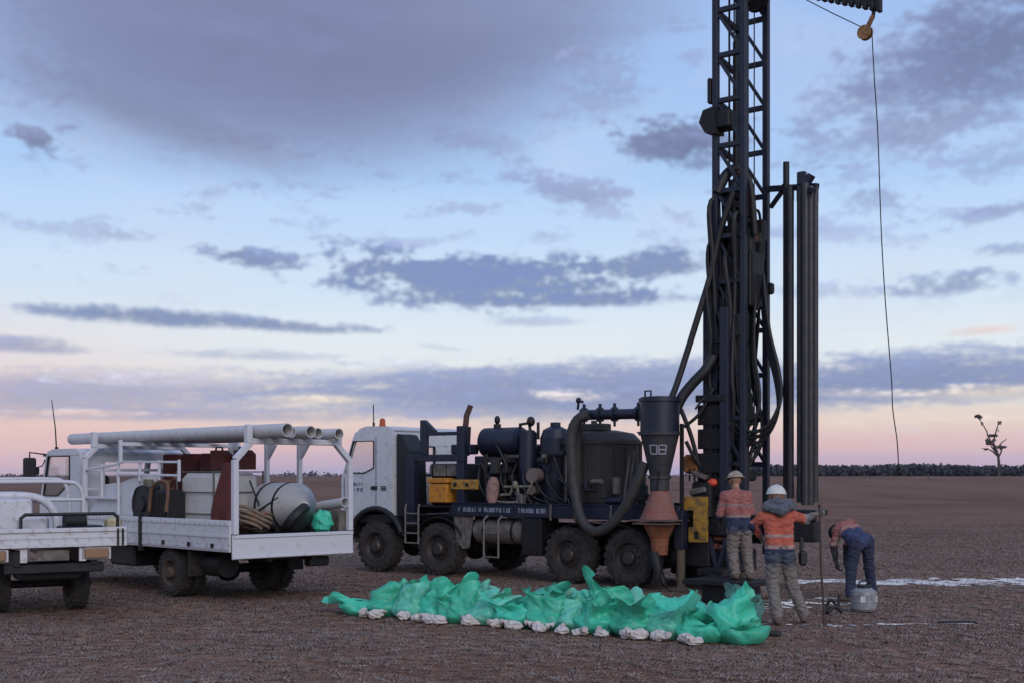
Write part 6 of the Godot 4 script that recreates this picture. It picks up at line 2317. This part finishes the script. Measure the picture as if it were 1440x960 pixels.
func lone_tree() -> void:
	# a half bare gum with a few clumps of leaf left
	var base := Vector3(152.222, 1.778, -400.000)
	base.y = ground_height(base.x, base.z)
	var t := thing("lone_tree", "tall half-bare tree with sparse leaf clumps standing above the scrub line", "tree", Transform3D(Basis(), base))
	var bark := mat("tree_bark", srgb(74, 64, 62), 0.9, 0.0, srgb(50, 44, 44), 0.4, 1.0)
	var tr := MB.new()
	tr.tube([Vector3(0, -0.3, 0), Vector3(0.000, 4.222, 0.200), Vector3(-0.222, 6.444, 0.200), Vector3(-0.667, 8.222, 0.000)], [0.5, 0.42, 0.36, 0.3], 10)
	part("trunk", tr, bark, t)
	var clumps := []
	for e in [[Vector3(-0.667, 7.778, 0.000), Vector3(-2.444, 10.444, 0.600), Vector3(-3.778, 12.667, 1.000), Vector3(-4.000, 14.000, 0.800), Vector3(-4.889, 15.778, 0.400), Vector3(-6.000, 17.556, 0.200), Vector3(-6.667, 18.444, 0.000)],
		[Vector3(-0.667, 8.000, 0.000), Vector3(-1.333, 10.444, -0.800), Vector3(-0.889, 12.889, -0.600), Vector3(-0.444, 14.889, -0.400), Vector3(0.000, 16.444, 0.000), Vector3(0.444, 17.111, 0.200)],
		[Vector3(-0.444, 6.444, 0.000), Vector3(-2.222, 7.778, 0.800), Vector3(-3.778, 8.444, 1.200), Vector3(-6.000, 8.667, 1.600)],
		[Vector3(-0.222, 5.556, 0.000), Vector3(0.667, 7.778, 0.600), Vector3(0.444, 9.111, 0.800), Vector3(1.556, 9.333, 0.900)],
		[Vector3(-2.000, 9.778, 0.500), Vector3(-3.111, 10.444, 0.900), Vector3(-4.222, 10.889, 1.200)],
		[Vector3(-3.556, 12.444, 1.000), Vector3(-2.222, 12.889, 0.400), Vector3(-0.889, 12.889, 0.000)],
		[Vector3(-0.667, 7.333, 0.000), Vector3(-1.778, 9.111, -1.000), Vector3(-2.444, 10.889, -1.600)],
		[Vector3(-0.222, 8.667, -0.300), Vector3(1.111, 10.444, -0.600), Vector3(2.889, 11.778, -0.800)]]:
		var br := MB.new()
		var pts := []
		var rr := []
		for i in e.size():
			pts.append(e[i])
			rr.append(lerpf(0.30, 0.08, float(i) / (e.size() - 1)))
		br.tube(pts, rr, 7)
		part("limb", br, bark, t)
	var rng := RandomNumberGenerator.new()
	rng.seed = 12
	var leafm := tinted("scrub_leaf", 0.9)
	for e in [[Vector3(-6.667, 18.667, 0.300), 1.11, 0.67, 90], [Vector3(-5.778, 18.222, 0.300), 0.67, 0.67, 30], [Vector3(-2.000, 12.667, 0.300), 1.78, 0.49, 110], [Vector3(-3.556, 11.111, 0.300), 0.78, 0.89, 50], [Vector3(-3.333, 10.222, 0.300), 0.89, 0.56, 40], [Vector3(0.667, 8.889, 0.300), 1.00, 0.89, 70], [Vector3(1.778, 9.111, 0.300), 0.67, 0.44, 30], [Vector3(0.222, 16.667, 0.300), 0.78, 0.67, 28], [Vector3(-1.111, 9.111, 0.300), 0.67, 0.67, 24], [Vector3(-4.000, 8.444, 0.300), 0.89, 0.40, 22], [Vector3(-1.556, 11.111, 0.300), 0.67, 0.67, 20], [Vector3(-5.333, 16.444, 0.300), 0.44, 0.67, 12], [Vector3(-0.444, 14.444, 0.300), 0.36, 0.89, 10]]:
		var lm := MB.new()
		lm.use_color = true
		lm.tint = Color(0.05, 0.052, 0.045).lerp(Color(0.085, 0.08, 0.06), rng.randf())
		leaf_mass(lm, e[0], Vector3(e[1], e[2], 1.0), int(e[3] * 2.2), 0.26, rng)
		part("leaf_clump", lm, leafm, t).set_meta("kind", "stuff")


func fence_posts() -> void:
	var wood := mat("grey_post", srgb(92, 82, 76), 0.9, 0.0, srgb(64, 56, 54), 0.4, 0.5)
	for e in [Vector3(78.133, 0.133, -240.000), Vector3(82.667, 1.167, -300.000)]:
		var at: Vector3 = e
		at.y = ground_height(at.x, at.z)
		var p := MB.new()
		p.tube([Vector3(0, -0.1, 0), Vector3(0.02, 1.0, 0), Vector3(0.03, 1.35, 0)], [0.12, 0.11, 0.09], 8)
		p.tube([Vector3(0.03, 0.5, 0), Vector3(1.6, 0.12, 0.3)], [0.06, 0.05], 6)
		single("fence_post", p, wood, "weathered post with a fallen stay standing far out in the field", "post", Transform3D(Basis(), at), "posts far out in the field")


# ------------------------------------------------------------------ small things round the hole
func loose_things() -> void:
	var rng := RandomNumberGenerator.new()
	rng.seed = 9
	# grey drum between the bent worker's feet
	var dr := thing("plastic_drum", "grey plastic drum with black lid on the ground by the bending worker", "drum", Transform3D(Basis(Vector3.UP, 0.3), Vector3(5.211, 0.0, -18.947)))
	var db := MB.new()
	db.lathe([Vector2(0, 0.0), Vector2(0.165, 0.0), Vector2(0.185, 0.03), Vector2(0.19, 0.10), Vector2(0.185, 0.11), Vector2(0.19, 0.12), Vector2(0.19, 0.24), Vector2(0.18, 0.29), Vector2(0.11, 0.335), Vector2(0, 0.34)], Transform3D(), 28)
	part("shell", db, mat("grey_plastic", srgb(142, 144, 150), 0.45, 0.0, srgb(112, 104, 100), 0.4, 0.4), dr)
	var dl := MB.new()
	dl.lathe([Vector2(0.1, 0.33), Vector2(0.1, 0.37), Vector2(0.05, 0.38), Vector2(0, 0.38)], Transform3D(), 20)
	dl.tube(smooth([Vector3(-0.09, 0.36, 0), Vector3(-0.05, 0.43, 0), Vector3(0.05, 0.43, 0), Vector3(0.09, 0.36, 0)]), 0.013, 8)
	part("lid", dl, plain("black_plastic", srgb(24, 24, 27), 0.6), dr)
	var dp := MB.new()
	for a in [0.9, 2.2]:
		dp.box(Vector3(cos(a) * 0.191, 0.18, sin(a) * 0.191), Vector3(0.07, 0.09, 0.003), 0.001, Basis(Vector3.UP, PI / 2 - a))
	part("paper_label", dp, plain("faded_label", srgb(184, 188, 194), 0.6), dr)
	# pole held upright
	var pole := MB.new()
	pole.tube([Vector3(0.05, 0.0, 0.0), Vector3(0.0, 0.8, 0.0), Vector3(-0.02, 1.58, 0.0)], 0.016, 8)
	pole.ball(Vector3(-0.02, 1.6, 0), Vector3(0.028, 0.03, 0.028), 8)
	pole.bx(Vector3(0.02, 0.0, -0.02), Vector3(0.08, 0.12, 0.02), 0.008)
	single("steel_bar", pole, mat("rusty_bar", srgb(74, 54, 48), 0.7, 0.0, srgb(52, 44, 42), 0.4, 0.3), "long rusty steel bar held upright by the worker with the grey hood", "bar", Transform3D(Basis(), Vector3(4.104, 0.0, -16.981)))
	# tongs and bits lying about
	var tg := MB.new()
	tg.tube(smooth([Vector3(-0.14, 0.02, 0.0), Vector3(-0.04, 0.2, 0.02), Vector3(0.06, 0.1, 0.0), Vector3(0.1, 0.28, -0.03)]), 0.022, 8)
	tg.tube(smooth([Vector3(-0.10, 0.02, 0.08), Vector3(0.02, 0.10, 0.04), Vector3(0.12, 0.02, 0.05)]), 0.03, 8)
	tg.box(Vector3(-0.1, 0.06, 0.02), Vector3(0.1, 0.12, 0.1), 0.02)
	single("pipe_tongs", tg, mat("dark_steel", srgb(42, 42, 48), 0.55, 0.3), "dark steel pipe tongs left on the ground by the grey drum", "tongs", Transform3D(Basis(), Vector3(4.660, 0.0, -18.557)))
	var dh := MB.new()
	dh.tube(smooth([Vector3(-0.5, 0.02, 0.0), Vector3(-0.1, 0.04, 0.06), Vector3(0.3, 0.03, -0.04), Vector3(0.55, 0.02, 0.06)]), 0.025, 8)
	single("hose_end", dh, mat("black_hose", srgb(30, 30, 33), 0.6), "short black hose lying on the field beyond the grey drum", "hose", Transform3D(Basis(), Vector3(6.010, 0.0, -17.308)).scaled_local(Vector3(0.5, 0.6, 0.6)))
	var cl := MB.new()
	cl.tube(smooth([Vector3(-0.1, 0.02, 0.0), Vector3(0.12, 0.1, 0.0), Vector3(0.3, 0.05, 0.05), Vector3(0.5, 0.02, 0.1)]), 0.04, 8)
	single("hose_scrap", cl, mat("black_hose", srgb(30, 30, 33), 0.6), "black hose scrap lying past the torn green sack", "hose", Transform3D(Basis(), Vector3(2.844, 0.0, -16.000)))
	# timber blocks by the step
	for e in [[Vector3(4.805, 0.0, -23.377), 0.5], [Vector3(4.259, 0.0, -21.176), 1.2], [Vector3(4.272, 0.0, -22.222), 0.2]]:
		var wb := MB.new()
		wb.bx(Vector3(-0.25, 0, -0.08), Vector3(0.25, 0.1, 0.08), 0.012)
		single("timber_block", wb, mat("grey_timber", srgb(128, 116, 106), 0.9, 0.0, srgb(88, 74, 68), 0.4, 0.4), "grey timber block on the ground beside the step plate", "block", Transform3D(Basis(Vector3.UP, e[1]), e[0]), "timber blocks by the step plate")


# ------------------------------------------------------------------ the crew
func crew() -> void:
	var orange: Color = lin(166, 84, 68)
	var faded: Color = lin(138, 86, 82)
	var navy: Color = lin(40, 48, 70)
	var silver: Color = lin(150, 122, 116)
	var dusty: Color = lin(112, 106, 102)
	var fold := FastNoiseLite.new()
	fold.seed = 6
	fold.frequency = 5.0
	fold.fractal_octaves = 3
	# one who stands with his back to us, holding the bar
	var j := {"up": Vector3(0.02, 1, -0.06).normalized(), "face": Vector3(-0.15, -0.05, -1), "head": Vector3(-0.133, 1.719, -0.100),
		"sl": Vector3(-0.332, 1.443, -0.020), "sr": Vector3(0.085, 1.453, -0.020), "el": Vector3(-0.446, 1.320, -0.120), "er": Vector3(0.266, 1.406, -0.100),
		"wl": Vector3(-0.304, 1.149, -0.270), "wr": Vector3(0.361, 1.472, -0.030),
		"hl": Vector3(-0.190, 0.921, 0.000), "hr": Vector3(-0.009, 0.921, 0.000), "kl": Vector3(-0.190, 0.532, -0.060), "kr": Vector3(0.076, 0.532, -0.100), "al": Vector3(-0.152, 0.104, 0.050), "ar": Vector3(0.247, 0.114, -0.120),
		"dl": Vector3(0.5, -0.7, -0.3), "cl": Vector3(0.3, 0, -1), "tl": Vector3(0.3, 0.6, -0.5), "dr": Vector3(0.9, 0.1, 0.25), "cr": Vector3(0.0, 0.1, 1), "tr": Vector3(0, 1, 0.2),
		"toel": Vector3(0.1, 0, -0.99), "toer": Vector3(0.35, 0, -0.93)}
	var shirt2 := func(q: Vector3) -> Color:
		var v: float = 1.0 + 0.25 * fold.get_noise_3d(q.x * 2.0, q.y * 2.0, q.z * 2.0)
		var y: float = q.y
		if absf(q.x + 0.10) < 0.24 and absf(y - 1.19) < 0.022 or absf(y - 1.045) < 0.024 and absf(q.x + 0.1) < 0.26:
			return silver * v
		if q.x > 0.24 and q.x < 0.27:
			return silver
		if q.x > 0.27:
			return lin(112, 116, 122) * v
		if q.x < -0.42 and y < 1.36 or y < 1.03:
			return navy * v
		return orange * v
	var trs2 := func(q: Vector3) -> Color:
		var k: float = smoothstep(0.83, 0.77, q.y + 0.10 * fold.get_noise_3d(q.x * 2.0, q.y * 2.0, q.z * 2.0))
		return lin(66, 70, 84).lerp(dusty, k) * (1.0 + 0.16 * fold.get_noise_3d(q.x * 3.0, q.y, q.z * 3.0))
	var p2 := person(j, "person in orange shirt and white helmet holding an upright steel bar", Vector3(3.695, 0.0, -17.143), {"seed": 5, "shirt": shirt2, "trousers": trs2, "hem": 0.5, "glove": lin(120, 112, 108), "brim": 0.137, "helmet_dirt": 0.2})
	var pouch := MB.new()
	pouch.box(Vector3(0.199, 0.893, 0.020), Vector3(0.10, 0.2, 0.14), 0.03)
	pouch.box(Vector3(0.180, 1.073, 0.020), Vector3(0.05, 0.2, 0.05), 0.02)
	part("tool_pouch", pouch, plain("black_plastic", srgb(24, 24, 27), 0.6), p2)
	var hood := [[Vector3(-0.294, 1.576, 0.050), Vector3(-0.114, 1.538, 0.120), 0.06, 0.07], [Vector3(-0.114, 1.538, 0.120), Vector3(0.047, 1.586, 0.050), 0.07, 0.06], [Vector3(-0.285, 1.614, 0.000), Vector3(-0.171, 1.662, 0.070), 0.05, 0.045], [Vector3(-0.171, 1.662, 0.070), Vector3(0.019, 1.633, 0.030), 0.045, 0.05]]
	flesh_part("hood", hood, 0.012, 0.03, 0.02, 8, func(_q: Vector3) -> Color: return lin(84, 86, 96), tinted("cloth", 0.92), p2)

	# one at the controls on the step plate
	var j1 := {"up": Vector3(0.0, 1, -0.1).normalized(), "face": Vector3(-0.2, -0.25, -1), "head": Vector3(-0.067, 1.544, -0.120),
		"sl": Vector3(-0.244, 1.311, -0.040), "sr": Vector3(0.111, 1.311, -0.040), "el": Vector3(-0.311, 1.033, -0.060), "er": Vector3(0.167, 1.056, -0.080),
		"wl": Vector3(-0.267, 0.889, -0.300), "wr": Vector3(0.089, 0.944, -0.330),
		"hl": Vector3(-0.111, 0.778, 0.000), "hr": Vector3(0.067, 0.778, 0.000), "kl": Vector3(-0.122, 0.433, -0.050), "kr": Vector3(0.100, 0.433, -0.050), "al": Vector3(-0.089, 0.100, 0.040), "ar": Vector3(0.133, 0.100, 0.000),
		"dl": Vector3(0.2, -0.2, -0.9), "cl": Vector3(0.2, -1, 0), "tl": Vector3(0.9, 0.2, 0), "dr": Vector3(-0.2, 0.0, -0.9), "cr": Vector3(-0.2, -1, 0), "tr": Vector3(-0.9, 0.2, 0),
		"toel": Vector3(-0.1, 0, -0.99), "toer": Vector3(0.25, 0, -0.96)}
	var shirt1 := func(q: Vector3) -> Color:
		var v: float = 1.0 + 0.25 * fold.get_noise_3d(q.x * 2.0, q.y * 2.0, q.z * 2.0)
		if absf(q.y - 1.16) < 0.02 or absf(q.y - 1.00) < 0.02:
			return silver * v * 0.8
		if q.y < 0.985 or q.z < -0.22:
			return navy * v
		return faded * v
	var trs1 := func(q: Vector3) -> Color:
		var k: float = smoothstep(0.79, 0.73, q.y + 0.10 * fold.get_noise_3d(q.x * 2.0, q.y * 2.0, q.z * 2.0))
		return lin(46, 52, 70).lerp(lin(112, 102, 96), k) * (1.0 + 0.16 * fold.get_noise_3d(q.x * 3.0, q.y, q.z * 3.0))
	var at1 := Vector3(3.578, 0.367, -20.000)
	at1.y = 0.37
	person(j1, "person in faded pink-orange shirt and dirty helmet standing on the step plate", at1, {"seed": 15, "shirt": shirt1, "trousers": trs1, "hem": 0.55, "glove": lin(90, 84, 80), "brim": 0.165, "helmet_dirt": 0.6,
		"helmet": mat("helmet_dusty", srgb(180, 170, 152), 0.6, 0.0, srgb(116, 100, 86), 0.5, 0.3)})

	# one bent forward from the hips over the drum
	var j3 := {"up": Vector3(-0.45, -0.1, -0.86).normalized(), "face": Vector3(-0.15, -0.97, 0.1), "head": Vector3(-0.161, 1.069, -0.700),
		"sl": Vector3(-0.241, 1.126, -0.300), "sr": Vector3(-0.011, 1.195, -0.460), "el": Vector3(-0.322, 0.862, -0.320), "er": Vector3(-0.046, 0.839, -0.520),
		"wl": Vector3(-0.276, 0.598, -0.320), "wr": Vector3(-0.092, 0.575, -0.460),
		"hl": Vector3(-0.057, 0.908, 0.060), "hr": Vector3(0.149, 0.954, -0.060), "kl": Vector3(-0.126, 0.483, 0.020), "kr": Vector3(0.207, 0.517, -0.140), "al": Vector3(-0.161, 0.103, 0.100), "ar": Vector3(0.276, 0.149, -0.200),
		"dl": Vector3(0.2, -1, 0.0), "cl": Vector3(0.7, -0.2, 0.3), "tl": Vector3(0.2, 0, 1), "dr": Vector3(0.2, -1, 0.1), "cr": Vector3(0.6, -0.3, 0.4), "tr": Vector3(-0.3, 0, 1),
		"toel": Vector3(-0.75, 0, -0.5), "toer": Vector3(-0.6, 0, -0.75)}
	var c3: Vector3 = (j3.sl + j3.sr) * 0.5
	var h3: Vector3 = (j3.hl + j3.hr) * 0.5
	var shirt3 := func(q: Vector3) -> Color:
		var v: float = 1.0 + 0.25 * fold.get_noise_3d(q.x * 2.0, q.y * 2.0, q.z * 2.0)
		var t: float = (q - c3).dot(h3 - c3) / (h3 - c3).length_squared()
		if q.y < c3.y - 0.30:
			return lin(48, 46, 50) * v
		if absf(t - 0.32) < 0.05:
			return silver * v * 0.8
		if t > 0.42:
			return lin(48, 58, 88) * v
		return faded * v
	var trs3 := func(q: Vector3) -> Color: return lin(42, 46, 66) * (1.0 + 0.16 * fold.get_noise_3d(q.x * 3.0, q.y, q.z * 3.0))
	person(j3, "person in navy trousers bending forward over the grey drum", Vector3(5.514, 0.0, -20.339), {"seed": 25, "shirt": shirt3, "trousers": trs3, "hem": 0.1, "glove": lin(44, 44, 50), "brim": 0.13,
		"helmet": mat("cap_dark", srgb(42, 42, 50), 0.9, 0.0, srgb(70, 62, 60), 0.3, 0.3)})


# ------------------------------------------------------------------
func _ready() -> void:
	var cam := Camera3D.new()
	cam.position = Vector3(0, CAM_HEIGHT, 0)
	# level camera, lens shifted up as a level phone's cropped picture shows
	cam.near = 0.1
	cam.far = 6000.0
	cam.set_frustum(960.0 / 1800.0 * 0.1, Vector2(0, 188.0 / 1800.0 * 0.1), 0.1, 6000.0)
	cam.current = true
	add_child(cam)
	var env := Environment.new()
	env.background_mode = Environment.BG_SKY
	env.sky = Sky.new()
	env.sky.sky_material = make_sky()
	env.background_energy_multiplier = 1.0
	env.tonemap_mode = Environment.TONE_MAPPER_LINEAR
	env.tonemap_exposure = 1.0
	env.sdfgi_enabled = true
	env.ssao_enabled = true
	env.ssil_enabled = true
	env.fog_enabled = true
	env.fog_density = 0.00007
	env.fog_light_color = srgb(190, 185, 215)
	var we := WorldEnvironment.new()
	we.environment = env
	add_child(we)
	# what is left of the low sun, behind the camera and spread wide by cloud
	var sun := DirectionalLight3D.new()
	sun.light_energy = 0.5
	sun.light_color = Color(1.0, 0.97, 0.96)
	sun.light_angular_distance = 40.0
	sun.shadow_enabled = true
	sun.rotation_degrees = Vector3(-28, 20, 0)
	add_child(sun)
	land()
	far_scrub()
	puddle("slurry_puddle", "long pale puddle of drilling water across the field", Vector3(7.275, 0.0, -24.161), 4.7, 1.25, 0.12, 3, 0.3)
	puddle("slurry_splash", "broken splashes of pale water on the ground by the step plate", Vector3(4.176, 0.0, -19.780), 1.6, 1.4, 0.0, 7, 0.8)
	puddle("water_streak", "thin broken streak of pale water in front of the drum", Vector3(5.048, 0.0, -17.143), 2.2, 0.28, 0.0, 12, 0.85)
	lone_tree()
	fence_posts()
	drilling_rig()
	tray_truck()
	trailer()
	bags()
	loose_things()
	crew()
	stubble()
	for o in find_children("*", "GeometryInstance3D", true, false):
		o.cast_shadow = GeometryInstance3D.SHADOW_CASTING_SETTING_ON
